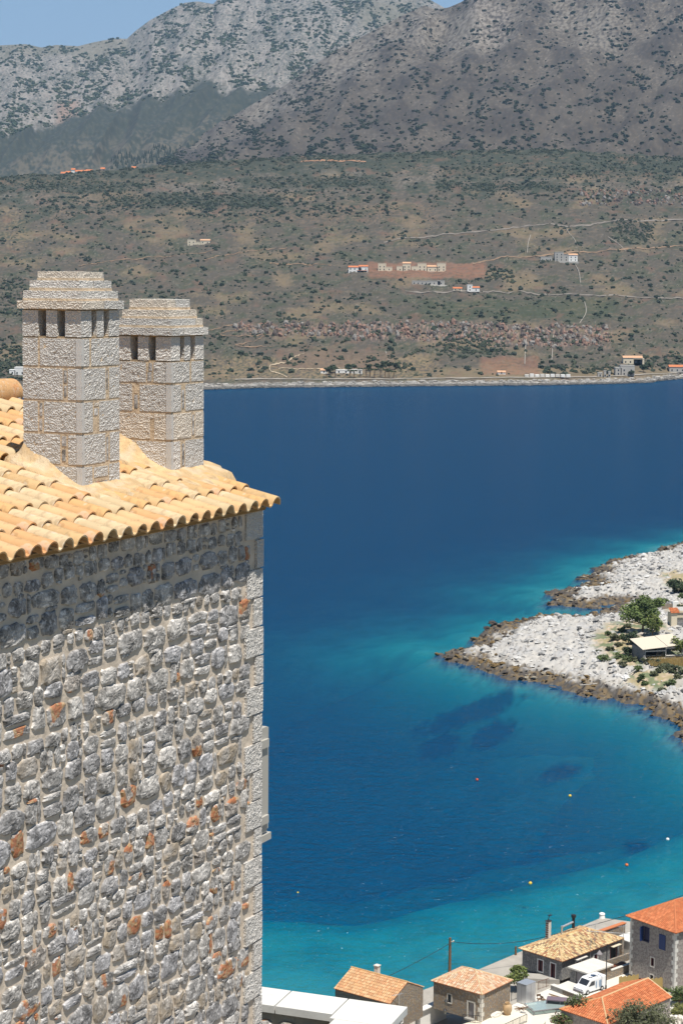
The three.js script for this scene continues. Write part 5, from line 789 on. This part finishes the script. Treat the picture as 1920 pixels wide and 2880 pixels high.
{
  const at = onHead;
  tree('broad_tree', 'broad leafy green tree standing on the white rocks beside the tavern', 'tree', at(1475, 1452), 601, 2.4, 5.6, 4.0, 4.4, 8000, 0.30, [[0.15, 0.21, 0.05], [0.10, 0.15, 0.04], [0.19, 0.25, 0.07]]);
  tree('yellow_tree', 'yellow green small tree in front of the broad tree', 'tree', at(1497, 1460), 602, 1.2, 2.8, 2.6, 2.2, 2600, 0.26, G2);
  tree('garden_tree', 'light green tree beside the terrace wall of the tavern', 'tree', at(1556, 1512), 603, 1.4, 2.3, 1.9, 1.9, 2200, 0.26, G2);
  bush('dark_bush', 'large dark green bush at the upper edge of the white rocks', 'shrub', at(1553, 1362), 604, 3.2, 2.2, 2.6, 2600, 0.26, G4);
  bush('dark_bush', 'dark green bush tucked against the tavern side wall', 'shrub', at(1450, 1480), 605, 1.9, 1.9, 1.7, 1500, 0.24, G4);
  bush('dark_bush', 'round dark bush below the tavern on the grass', 'shrub', at(1443, 1505), 606, 1.7, 1.2, 1.5, 1300, 0.24, G4);
  const small = [[1408, 1470, 1.3], [1386, 1520, 1.3], [1400, 1496, 0.9], [1428, 1452, 1.0], [1440, 1442, 0.8], [1525, 1385, 1.0], [1560, 1398, 0.9], [1470, 1560, 0.9], [1500, 1552, 0.8], [1540, 1575, 1.1], [1555, 1560, 0.9], [1420, 1515, 1.2], [1455, 1522, 1.0], [1432, 1470, 1.1], [1418, 1486, 0.9], [1440, 1520, 1.3], [1430, 1530, 1.0], [1465, 1540, 0.9], [1545, 1345, 1.1], [1565, 1375, 1.2], [1515, 1545, 1.0], [1395, 1458, 0.7], [1375, 1500, 0.7], [1480, 1575, 0.8], [1520, 1590, 0.8]];
  small.forEach(([u, v, s], k) => bush('scrub_bush', 'small low scrub bush growing among the white rocks', 'shrub', at(u, v), 620 + k, 1.2 * s, 0.7 * s, 1.1 * s, 500, 0.22, k % 2 ? G1 : G3, 'scrub bushes among the white rocks'));
  // hedge and dry grass below the tavern
  { const t = thing('hedge', 'long dark clipped hedge below the tavern terrace', 'hedge', at(1500, 1535), 0); const a = V(...at(1486, 1525)), b = V(...at(1566, 1552)); const o = V(...t.position.toArray()); const gs = []; for (let k = 0; k < 9; k++) { const p = a.clone().lerp(b, k / 8).sub(o); gs.push(leafMass(700 + k, 600, 1.5, 1.0, 1.2, 0.2, G3.concat(G4), 8).translate(p.x, p.y + 0.7, p.z)); } part('foliage', mergeGeometries(gs), leafMat, t); }
  { const t = thing('dry_grass', 'patch of tall golden dry grass above the hedge', 'grass', at(1535, 1522), 0); t.userData.kind = 'stuff'; const R = rng(77), pos = [], col = []; for (let i = 0; i < 2500; i++) { const x = (R() - 0.5) * 9, z = (R() - 0.5) * 8, h = 0.5 + R() * 0.6, d = (R() - 0.5) * 0.4; pos.push(x - 0.05, 0, z, x + 0.05, 0, z, x + d, h, z + d); const g = 0.8 + R() * 0.4; for (let k = 0; k < 3; k++) col.push(0.36 * g, 0.26 * g, 0.09 * g); } part('blades', rawGeo(pos, null, null, col), leafMat, t); }
  // tavern: stone parapet, glazed front, pale pitched awning roof
  { const p = at(1478, 1522), t = thing('tavern', 'open fronted tavern with a cream awning roof and stone parapet on the headland', 'building', [p[0], p[1] - 0.2, p[2]], 14 * deg);
    part('side_wall', bxm(-0.2, 0.2, 0, 3.1, -6.5, 0, 2.6), M.rubbleGrey, t); part('parapet', bxm(0.22, 5.0, 0, 0.95, -0.35, 0, 2.6), M.rubbleGrey, t); part('parapet', bxm(5.02, 8.6, 0, 1.5, -0.35, 0, 2.6), M.rubbleGrey, t); part('coping', join([bx(0.2, 5.05, 0.952, 1.05, -0.45, 0.1), bx(5.06, 8.7, 1.502, 1.6, -0.45, 0.1)]), M.pale, t);
    part('floor', bxm(0.2, 9, 0, 0.5, -6.5, -0.36, 2), M.concrete, t); part('back_wall', bxm(0.2, 9, 0.5, 3.9, -6.5, -6.2, 2.6), M.rubbleGrey, t);
    for (const x of [0.25, 5.0, 8.8]) part('post', bx(x, x + 0.14, 0.5, 3.4 + x * 0.09, -0.3, -0.16), M.offwhite, t); part('beam', join([bx(0.3, 5, 2.5, 2.75, -0.25, -0.15), bx(5.1, 8.9, 3.05, 3.3, -0.25, -0.15)]), M.offwhite, t);
    const roofSheet = (x0, x1, y0, y1) => { const g = bxm(0, x1 - x0, 0, 0.1, -7, 0.5, 3), a = g.attributes.position; for (let i = 0; i < a.count; i++) a.setXYZ(i, a.getX(i) + x0 - a.getZ(i) * 0.18 * 0, a.getY(i) + lerp(y0, y1, a.getX(i) / (x1 - x0)) - a.getZ(i) * 0.14, a.getZ(i)); g.computeVertexNormals(); part('awning_roof', g, std({ color: rgb(0.58, 0.52, 0.42) }), t); };
    roofSheet(-0.6, 5.2, 3.15, 3.6); roofSheet(5.25, 9.3, 3.65, 3.95);
    for (const x of [1.3, 2.6, 3.9, 6.3, 7.6]) { const tb = part('table', bx(x, x + 0.9, 0.5, 1.22, -2.6, -1.7), M.wood, t); part('table_cloth', bx(x - 0.02, x + 0.92, 1.222, 1.24, -2.62, -1.68), M.white, tb); } part('painted_shade', bx(0.3, 4.9, 0.55, 2.4, -5.0, -4.9), M.dark, t); }  // last part: near-black sheet that paints the shade inside the open front
  { const p = at(1540, 1440), t = thing('pergola_house', 'small cream house with an orange tiled porch and slatted pergola behind the tavern', 'building', [p[0], p[1] - 0.3, p[2]], 8 * deg);
    part('wall', bxm(0, 1.4, 0, 3.6, -3, 0, 2), M.cream, t); part('wall', bxm(1.42, 9, 0, 1.4, -3, 0, 2.6), M.rubbleGrey, t); part('back_wall', bxm(1.42, 9, 1.4, 3.8, -3.3, -3, 2.6), M.cream, t); tiledSlope(t, [-0.2, 3.6, 0.3], [1, 0, 0], [0, 0, -1], 2.2, 2.2, 0.9, false, false, RED, 86);
    for (let k = 0; k < 9; k++) part('slat', bx(1.9, 8.8, 4.2 + k * 0.03, 4.27 + k * 0.03, 0.2 - k * 0.45, 0.42 - k * 0.45), M.offwhite, t); for (const x of [2.9, 6, 8.6]) part('post', bx(x, x + 0.12, 1.4, 4.2, 0, 0.12), M.offwhite, t); }
  { const p = at(1520, 1402), t = thing('boundary_wall', 'brown stone boundary wall with white gate piers above the tavern', 'wall', [p[0], p[1] - 0.4, p[2]], 5 * deg); part('wall', bxm(0, 2.6, 0, 2.0, -0.4, 0, 2.6), M.rubbleWarm, t); part('pier', bx(2.62, 4.1, 0, 2.6, -0.6, 0.1), M.white, t); part('wall', bxm(4.12, 12, 0, 1.6, -0.4, 0, 2.6), M.rubbleWarm, t); }
  single('footpath', 'narrow pale footpath edge crossing the white rocks below the tavern', 'path', (() => { const pts = [[1330, 1578], [1370, 1574], [1400, 1568], [1430, 1560], [1455, 1545], [1466, 1535]].map(([u, v]) => V(...at(u, v, 0.35))); return new THREE.TubeGeometry(new THREE.CatmullRomCurve3(pts), 30, 0.15, 5); })(), M.concrete);
}
// buoys
const buoyColors = { red: rgb(0.55, 0.06, 0.02), yellow: rgb(0.7, 0.45, 0.05), orange: rgb(0.6, 0.14, 0.03), white: rgb(0.75, 0.75, 0.72) };
for (const [u, v, c, label] of [[1095, 1792, 'red', 'small red mooring buoy floating in the deep blue water'], [1308, 1829, 'yellow', 'small yellow mooring buoy in the blue water nearer the headland'], [1532, 1929, 'white', 'small white mooring buoy floating off the tower house'], [1438, 1988, 'orange', 'small orange mooring buoy on the edge of the shallows'], [1217, 2030, 'yellow', 'small yellow mooring buoy on the edge of the turquoise water'], [1204, 2258, 'red', 'red net float beside the hipped house'], [684, 2050, 'yellow', 'faint yellow float low in the water near the stone house wall']]) {
  const [x, z] = W2(u, v), t = thing('mooring_buoy', label, 'buoy', [x, -0.12, z]); if (u < 700) t.scale.setScalar(0.55); part('float', new THREE.SphereGeometry(0.27, 14, 10).translate(0, 0.2, 0), std({ color: buoyColors[c], roughness: 0.4 }), t); part('ring', new THREE.TorusGeometry(0.08, 0.025, 5, 10).translate(0, 0.53, 0), M.iron, t);
}

// ---------------------------------------------------------------- far shore: tracks, walls, houses
function ribbon(name, pts, width, mat, lift = 0.5) {
  const c = new THREE.CatmullRomCurve3(pts.map(([u, v]) => V(u, v, 0))), n = pts.length * 10, pos = [], idx = [];
  for (let i = 0; i <= n; i++) { const p = c.getPoint(i / n), t = c.getTangent(i / n), s = V(-t.y, t.x, 0).normalize(); const w = width * 0.32 * (0.75 + 0.45 * n2(i * 0.5, width)); for (const k of [-1, 1]) { const q = hill(p.x + s.x * w * k / 2, p.y + s.y * w * k / 2); pos.push(q.x, q.y + lift, q.z + lift); } if (i < n) idx.push(i * 2, i * 2 + 1, i * 2 + 3, i * 2, i * 2 + 3, i * 2 + 2); }
  structure(name, rawGeo(pos, idx), mat);
}
const track = std({ color: rgb(0.24, 0.16, 0.10) }), paleTrack = std({ color: rgb(0.40, 0.32, 0.22) }), scree = std({ color: rgb(0.20, 0.175, 0.15) }), soilM = std({ color: rgb(0.30, 0.17, 0.10) });
ribbon('dirt_track', [[1568, 566], [1450, 574], [1330, 582], [1240, 588], [1150, 596], [1085, 606]], 9, track); ribbon('dirt_track_001', [[470, 600], [520, 586], [600, 576], [660, 570]], 6, track); ribbon('dirt_track_002', [[180, 612], [260, 602], [350, 592], [430, 585], [500, 578]], 5, track);
ribbon('dirt_track_003', [[470, 760], [520, 752], [570, 754], [545, 762], [500, 770], [560, 776], [620, 772], [580, 786], [540, 792], [600, 798], [660, 800]], 5, track); ribbon('white_road', [[700, 815], [675, 824], [640, 836], [622, 842], [620, 852], [640, 860], [660, 868]], 9, paleTrack); ribbon('white_road_001', [[640, 850], [700, 848], [760, 846], [800, 852], [815, 860]], 7, paleTrack);
ribbon('shore_road', [[540, 872], [700, 872], [900, 871], [1100, 869], [1300, 867], [1420, 864], [1568, 856]], 7, std({ color: rgb(0.30, 0.27, 0.23) })); ribbon('road_cut', [[880, 556], [960, 546], [1060, 536], [1180, 524], [1260, 518], [1350, 520], [1400, 510], [1568, 504]], 10, scree); ribbon('road_cut_001', [[930, 670], [1040, 672], [1160, 672], [1260, 678], [1400, 682], [1568, 688]], 8, scree); ribbon('field_edge', [[690, 370], [760, 368], [840, 371]], 12, soilM); ribbon('terrace_track', [[620, 606], [700, 608], [760, 612]], 6, track);
{ // dry stone field walls
  let k = 0; for (const pts of [[[1298, 520], [1305, 535], [1316, 550], [1325, 565]], [[1218, 540], [1212, 560], [1210, 580]], [[1395, 545], [1420, 560], [1436, 580]], [[1318, 605], [1328, 625], [1332, 650]], [[1340, 690], [1345, 715], [1330, 740]], [[1270, 770], [1268, 800], [1266, 830]], [[1210, 760], [1206, 800], [1204, 835]], [[885, 806], [892, 825], [905, 842]]]) {
    const c = new THREE.CatmullRomCurve3(pts.map(([u, v]) => hill(u, v))), gs = []; for (let i = 0; i < 10; i++) { const a = c.getPoint(i / 10), b = c.getPoint((i + 1) / 10); gs.push(bar([a.x, a.y + 0.4, a.z], [b.x, b.y + 0.4, b.z], 0.45, 4)); }
    single('field_wall', 'pale dry stone field wall climbing the far hillside', 'wall', join(gs), std({ color: rgb(0.34, 0.31, 0.27) }), [0, 0, 0], 0, 'field walls on the far hillside'); k++;
  }
}
// houses across the bay: blocks [dx, width, height, depth, roof, wall], metres; windows on every front
function farHouse(name, label, u, v, scale, blocks, o = {}) {
  const p = hill(u, v), m = 5600 / (-p.z), px = U * -p.z / 5600;         // px: metres for one survey unit at that distance
  const t = thing(name, label, o.cat || 'house', [p.x, p.y - 0.6, p.z], o.turn || 0);
  for (const [du, wu, hu, d, roof, wm = M.cream, dy = 0] of blocks) {
    const x = du * px, w = wu * px, h = hu * px + 0.6, y = dy * px;
    const b = part('block', bx(x, x + w, y, y + h, -d, 0), wm, t);
    if (roof === 'red' || roof === 'clay') { const s = new THREE.Shape([new THREE.Vector2(0.4, -0.05), new THREE.Vector2(-d - 0.4, -0.05), new THREE.Vector2(-d / 2, Math.min(1.8, d * 0.22))]); part('roof', new THREE.ExtrudeGeometry(s, { depth: w + 0.8, bevelEnabled: false }).rotateY(-Math.PI / 2).translate(x + w + 0.4, y + h, 0).scale(1, 1, 1), roof === 'red' ? M.terracotta : std({ color: rgb(0.55, 0.33, 0.2) }), b); }
    else part('parapet', bx(x - 0.15, x + w + 0.15, y + h + 0.002, y + h + 0.5, -d - 0.15, 0.15), wm, b);
    const nw = Math.max(1, Math.floor(w / 4.2)), fl = Math.max(1, Math.floor((h - 0.4) / 3.1)); for (let f = 0; f < fl; f++) for (let i = 0; i < nw; i++) part('window', bx(x + (i + 0.5) * w / nw - 0.55, x + (i + 0.5) * w / nw + 0.55, y + 1.2 + f * 3.1, y + 2.8 + f * 3.1, 0.001, 0.06), M.glass, b);
  }
  if (o.retain) { const [a, w, h, d] = o.retain; part('retaining_wall', bx(a * px, (a + w) * px, -h * px, 0.3, -d, 1.2), o.rmat || M.pale, t); }
  return t;
}
const stoneW = std({ color: rgb(0.50, 0.42, 0.32) }), greyW = std({ color: rgb(0.42, 0.40, 0.37) }), pinkW = std({ color: rgb(0.46, 0.33, 0.26) });
farHouse('cream_villa', 'pale stone villa with two blocks alone on the far hillside', 435, 562, 1, [[-4, 18, 14, 9, 'flat'], [14, 12, 9, 8, 'flat'], [25, 22, 13, 9, 'clay']]);
farHouse('red_roof_villa', 'white villa with bright red tiled roofs beside the unfinished row', 800, 626, 1, [[0, 28, 13, 9, 'red', M.white], [24, 20, 15, 9, 'red', M.white], [20, 22, 6, 4, 'red', M.white]]);
farHouse('unfinished_row', 'row of unfinished cream stone houses above a long retaining wall', 868, 622, 1, [[0, 18, 16, 8, 'flat'], [18, 14, 8, 8, 'flat'], [42, 16, 10, 8, 'flat'], [56, 18, 17, 8, 'clay'], [76, 14, 10, 8, 'flat'], [90, 20, 17, 8, 'flat'], [112, 24, 10, 8, 'clay'], [134, 20, 18, 8, 'flat']], { retain: [-4, 190, 12, 10], rmat: pinkW, cat: 'houses' });
farHouse('long_stone_villa', 'grey stone villa group on the right with walled garden on the far hillside', 1275, 602, 1, [[-2, 20, 20, 9, 'flat', greyW], [18, 12, 14, 8, 'flat', greyW], [30, 20, 14, 9, 'clay', M.white], [-34, 26, 9, 6, 'flat', greyW]], { retain: [-35, 88, 4, 12], rmat: greyW });
farHouse('walled_farm', 'low stone farm with a long grey wall below the unfinished row', 946, 656, 1, [[0, 64, 8, 3, 'flat', greyW], [58, 16, 9, 7, 'flat', greyW]], { retain: [-4, 90, 3, 12] }); farHouse('small_farm', 'small white farmhouse with a tiled roof and trees below the unfinished row', 1040, 672, 1, [[0, 20, 6, 7, 'red', M.cream], [32, 12, 14, 7, 'flat', M.white], [44, 16, 8, 7, 'red', M.white]]);
farHouse('beach_house', 'low white beach building among palms on the far shore', 770, 858, 1, [[0, 32, 7, 8, 'flat', M.white], [36, 26, 8, 8, 'flat', M.offwhite], [-34, 16, 7, 7, 'clay', M.white]], { cat: 'building' });
farHouse('shore_cottage', 'small cottage with a pale roof half hidden by shore trees', 1142, 860, 1, [[0, 18, 5, 6, 'clay', M.white]]); farHouse('stone_ruin', 'roofless stone ruin with broken walls on the far shore', 1372, 866, 1, [[0, 10, 9, 5, 'flat', greyW], [14, 5, 14, 4, 'flat', greyW], [24, 5, 12, 4, 'flat', greyW]], { cat: 'ruin' });
farHouse('shore_mansion', 'grey three storey stone mansion near the far waterline', 1412, 862, 1, [[0, 14, 17, 9, 'flat', greyW], [12, 32, 22, 9, 'flat', greyW]]); farHouse('upper_mansion', 'cream mansion with arcaded terrace above the grey mansion', 1430, 838, 1, [[0, 44, 13, 9, 'clay', M.cream], [24, 24, 10, 9, 'flat', M.cream]]); farHouse('red_shore_house', 'grey house with a red roof at the far right of the shore', 1536, 853, 1, [[0, 36, 11, 9, 'red', greyW]]);
farHouse('left_shore_house', 'white two storey house seen just left of the tall chimney', 34, 862, 1, [[0, 24, 16, 9, 'flat', M.white], [-12, 14, 10, 8, 'flat', M.white]]);
{ const t = thing('campsite', 'cluster of white vans and awnings on the far shore road', 'camp', hill(1205, 866).toArray()), R = rng(9); for (let k = 0; k < 9; k++) part('awning', bx(k * 4.4, k * 4.4 + 3.4, 0, 1.8 + R(), -3 - R() * 4, -R() * 2), k % 3 ? M.white : M.offwhite, t); }
{ // hamlet on the plateau edge
  const R = rng(15); [[134, 383, 9, 6], [145, 381, 10, 7], [158, 379, 8, 12], [167, 381, 14, 6], [181, 382, 10, 5], [192, 380, 14, 6], [226, 379, 9, 5], [298, 380, 9, 4]].forEach(([u, v, w, h], k) => { const p = hill(u, Math.max(v + 14, plateauU(u) + 4)), s = U * -p.z / 5600; const q = hill(u, plateauU(u) + 2); const t = thing('hamlet_house', k === 2 ? 'tallest tower like house of the red roofed hamlet below the mountains' : 'small white red roofed house of the hamlet below the mountains', 'house', [q.x, q.y - 3, q.z - 30], 0, k === 2 ? undefined : 'hamlet houses below the mountains'); part('wall', bx(0, w * s, 0, h * s + 3, -9, 0), M.white, t); part('roof', new THREE.ExtrudeGeometry(new THREE.Shape([new THREE.Vector2(0.5, 0), new THREE.Vector2(-9.5, 0), new THREE.Vector2(-4.5, 2.6)]), { depth: w * s + 1, bevelEnabled: false }).rotateY(-Math.PI / 2).translate(w * s + 0.5, h * s + 3, 0), M.terracotta, t); });
}
// trees along the far shore
{
  const R = rng(808);
  [[746, 868], [770, 870], [808, 868], [836, 866], [862, 868], [874, 869], [890, 867], [902, 869], [852, 868], [912, 868], [925, 869], [820, 869]].forEach(([u, v], k) => { const p = hill(u * 0.86 + 108, v), h = 6 + R() * 3, t = thing('palm_tree', 'feathery palm tree in the row on the far shore', 'palm', [p.x, p.y - 0.2, p.z], R() * 6, 'palm trees on the far shore'); part('trunk', new THREE.CylinderGeometry(0.25, 0.4, h, 6).translate(0, h / 2, 0), M.wood, t); const fr = []; for (let i = 0; i < 12; i++) { const a = i * 0.524, l = 2.8; fr.push(rawGeo([Math.cos(a + 0.15) * 0.2, h, Math.sin(a + 0.15) * 0.2, Math.cos(a) * l * 0.6 - Math.sin(a) * 0.5, h + 0.7, Math.sin(a) * l * 0.6 + Math.cos(a) * 0.5, Math.cos(a) * l, h - 0.9, Math.sin(a) * l, Math.cos(a + 0.15) * 0.2, h, Math.sin(a + 0.15) * 0.2, Math.cos(a) * l, h - 0.9, Math.sin(a) * l, Math.cos(a) * l * 0.6 + Math.sin(a) * 0.5, h + 0.7, Math.sin(a) * l * 0.6 - Math.cos(a) * 0.5])); } part('crown', mergeGeometries(fr), std({ color: rgb(0.05, 0.075, 0.03), side: THREE.DoubleSide }), t); });
  [[764, 856], [800, 856], [812, 852], [848, 853], [864, 848], [880, 850], [893, 846], [906, 850], [756, 860], [1448, 866], [1476, 856], [1488, 850]].forEach(([u, v], k) => { const p = hill(u, v), s = 0.9 + R() * 0.5; tree('shore_tree', 'round dark tree beside the buildings on the far shore', 'tree', [p.x, p.y - 0.3, p.z], 900 + k, 2.5 * s, 3.2 * s, 2.2 * s, 3.0 * s, 420, 0.8, G4, 'round trees on the far shore'); });
}
// shrubs: the largest on the hillside one by one, the rest of the scrub as masses
{
  const R = rng(909), blobs = [0, 1, 2].map((k) => { const g = new THREE.IcosahedronGeometry(1, 1), p = g.attributes.position; for (let i = 0; i < p.count; i++) { const s = 0.8 + 0.45 * n3(p.getX(i) * 1.7 + k * 9, p.getY(i) * 1.7, p.getZ(i) * 1.7); p.setXYZ(i, p.getX(i) * s, p.getY(i) * s * 0.85 + 0.35, p.getZ(i) * s); } return flatten(g); });
  const tones = [[0.030, 0.044, 0.026], [0.040, 0.052, 0.030], [0.026, 0.038, 0.026], [0.052, 0.060, 0.036]], mats = tones.map((c) => std({ color: rgb(...c), roughness: 1 }));
  const groves = [[1085, 1180, 620, 652, 0.9], [230, 640, 445, 480, 0.9], [85, 320, 455, 495, 0.7], [0, 60, 640, 730, 0.9], [420, 900, 430, 500, 0.55], [1000, 1568, 390, 460, 0.5], [560, 700, 560, 620, 0.25], [0, 70, 800, 880, 0.8], [1240, 1430, 840, 862, 0.6], [1490, 1568, 820, 858, 0.6]];
  const cand = [];
  for (let i = 0; i < 40000; i++) {
    const u = lerp(-120, 1700, R()), v0 = shoreU(u), v1 = plateauU(u), v = lerp(v1 + 2, v0 - 22, Math.pow(R(), 0.9)), t = (v0 - v) / (v0 - v1), nz = fbm(u * 0.012 + 40, v * 0.025, 3); let d = 0.075 + 0.4 * sstep(0.05, 0.45, nz) + 0.3 * sstep(0.72, 1, t) * sstep(-0.3, 0.2, nz); for (const [a, b, c, e, k] of groves) if (u > a && u < b && v > c && v < e) d = Math.max(d, k);
    if (u > 840 && u < 1115 && v > 596 && v < 640) d = 0; if (u > 1100 && u < 1240 && v > 822 && v < 860) d *= 0.1; if (u > 620 && u < 910 && v > 838) d *= 0.15; if (R() > d) continue;
    cand.push([u, v, (0.9 + Math.pow(R(), 2.4) * 2.3) * (t > 0.75 ? 1.05 : 1)]);
  }
  for (let i = 0; i < 9000; i++) { const g = [[225, 650, 446, 480], [-60, 330, 418, 446], [560, 900, 405, 432], [1010, 1600, 372, 410], [1000, 1300, 420, 440], [1395, 1500, 505, 560], [1000, 1160, 770, 824], [-60, 1640, 0, 0]][i % 11 > 7 ? 7 : i % 11], u = lerp(g[0], g[1], R()); const v = g[2] ? lerp(g[2], g[3], R()) : plateauU(u) + 1 + R() * 22 * (0.6 + 0.5 * n2(u * 0.02, 3)); if (n2(u * 0.03, v * 0.08) < -0.35) continue; if (g[2] && Math.hypot((u - (g[0] + g[1]) / 2) / (g[1] - g[0]), (v - (g[2] + g[3]) / 2) / (g[3] - g[2])) * 2 + 0.45 * n2(u * 0.05, v * 0.09) > 1.05) continue; cand.push([u, v, 0.9 + R() * R() * 1.5]); }
  cand.sort((a, b) => b[2] - a[2]); const rest = [[], [], []];
  cand.forEach(([u, v, s], i) => {
    const p = hill(u, v), tone = Math.floor(R() * 4), turn = R() * 6.28, sy = s * (0.7 + R() * 0.5);
    if (i < 300 && u > -10 && u < 1575) { const m = single('hillside_shrub', 'large dark green shrub on the hillside across the bay', 'shrub', blobs[i % 3], mats[tone], [p.x, p.y - 0.1, p.z], turn, 'large shrubs on the hillside across the bay'); m.scale.set(s * 1.15, sy, s); }
    else rest[i % 3].push([p.x, p.y - 0.1, p.z, s * 1.15, sy, s, turn, tones[tone]]);
  });
  const white = std({ color: rgb(1, 1, 1), roughness: 1 });
  rest.forEach((l, k) => scatter(['hillside_scrub', 'olive_scrub', 'thorn_scrub'][k], blobs[k], white, l));
  const far = (name, n, pick, at, size, tint) => { const l = []; for (let i = 0; i < n; i++) { const q = pick(R); if (!q) continue; const p = at(q[0], q[1]), s = size * (0.5 + Math.pow(R(), 2) * 1.3), c = tones[Math.floor(R() * 4)]; l.push([p.x, p.y, p.z, s * 1.25, s * (0.75 + 0.4 * R()), s, R() * 6.28, [c[0] * tint, c[1] * tint, c[2] * tint]]); } scatter(name, blobs[1], white, l); };
  far('mountain_scrub', 18000, (r) => { const u = lerp(240, 1720, r()), v1 = ridgeU(u), v = lerp(v1 + 1, 400, r()); if (v > 396) return null; const d = 0.12 + 0.75 * sstep(0.0, 0.45, fbm(u * 0.01 + 70, v * 0.014, 4)); return r() < d ? [u, v] : null; }, mountain, 2.9, 0.95);
  far('mountain_bushes', 14000, (r) => { const u = lerp(-60, 1010, r()), v1 = rangeU(u), v = lerp(v1 + 1, scrubLine(u) + 10, r()); const d = 0.12 + 0.95 * sstep(-0.05, 0.35, fbm(u * 0.013 + 20, v * 0.016, 4)); return r() < d ? [u, v] : null; }, range, 4.2, 1.9);
  const cyp = []; for (let i = 0; i < 160; i++) { const u = lerp(255, 440, R()), v = 378 - (u - 255) * 0.13 + (R() - 0.5) * 26; const p = range(u, Math.min(v, rangeFoot(u) - 8)); cyp.push([p.x, p.y + 3, p.z, 3.2, 5 + R() * 4, 3.2, 0, [0.028, 0.04, 0.03]]); } scatter('cypress_wood', new THREE.ConeGeometry(1, 2, 6), white, cyp);
  const sc = []; for (let i = 0; i < 2600; i++) { const z = [[800, 1130, 744, 784], [1130, 1400, 750, 800], [540, 830, 746, 772], [1330, 1568, 440, 475]][i % 4], u = lerp(z[0], z[1], R()), v = lerp(z[2], z[3], R()); if (n2(u * 0.05, v * 0.05) < -0.1) continue; const p = hill(u, v), s = 0.8 + R() * R() * 3.2, k = R(), c = k < 0.35 ? [0.26, 0.16, 0.12] : k < 0.7 ? [0.24, 0.22, 0.20] : [0.10, 0.08, 0.07]; sc.push([p.x, p.y + s * 0.4, p.z, s, s * (0.9 + R()), s * 0.7, R() * 6, c]); } scatter('scarp_rocks', rockGeo(8), white, sc);
  // rocks at the far waterline
  const rk = []; for (let i = 0; i < 3500; i++) { const u = lerp(-60, 1640, R()), v = shoreU(u) - R() * R() * 13; const p = hill(u, v), s = 0.8 + R() * 1.8, g = v > shoreU(u) - 3 ? 0.12 : 0.17 + R() * 0.2; rk.push([p.x, p.y + 0.2, p.z, s * 1.4, s * 0.7, s, R() * 6, [g, g * 0.95, g * 0.88]]); } scatter('shore_rocks', rockGeo(5), white, rk);
}

renderer.render(scene, camera);
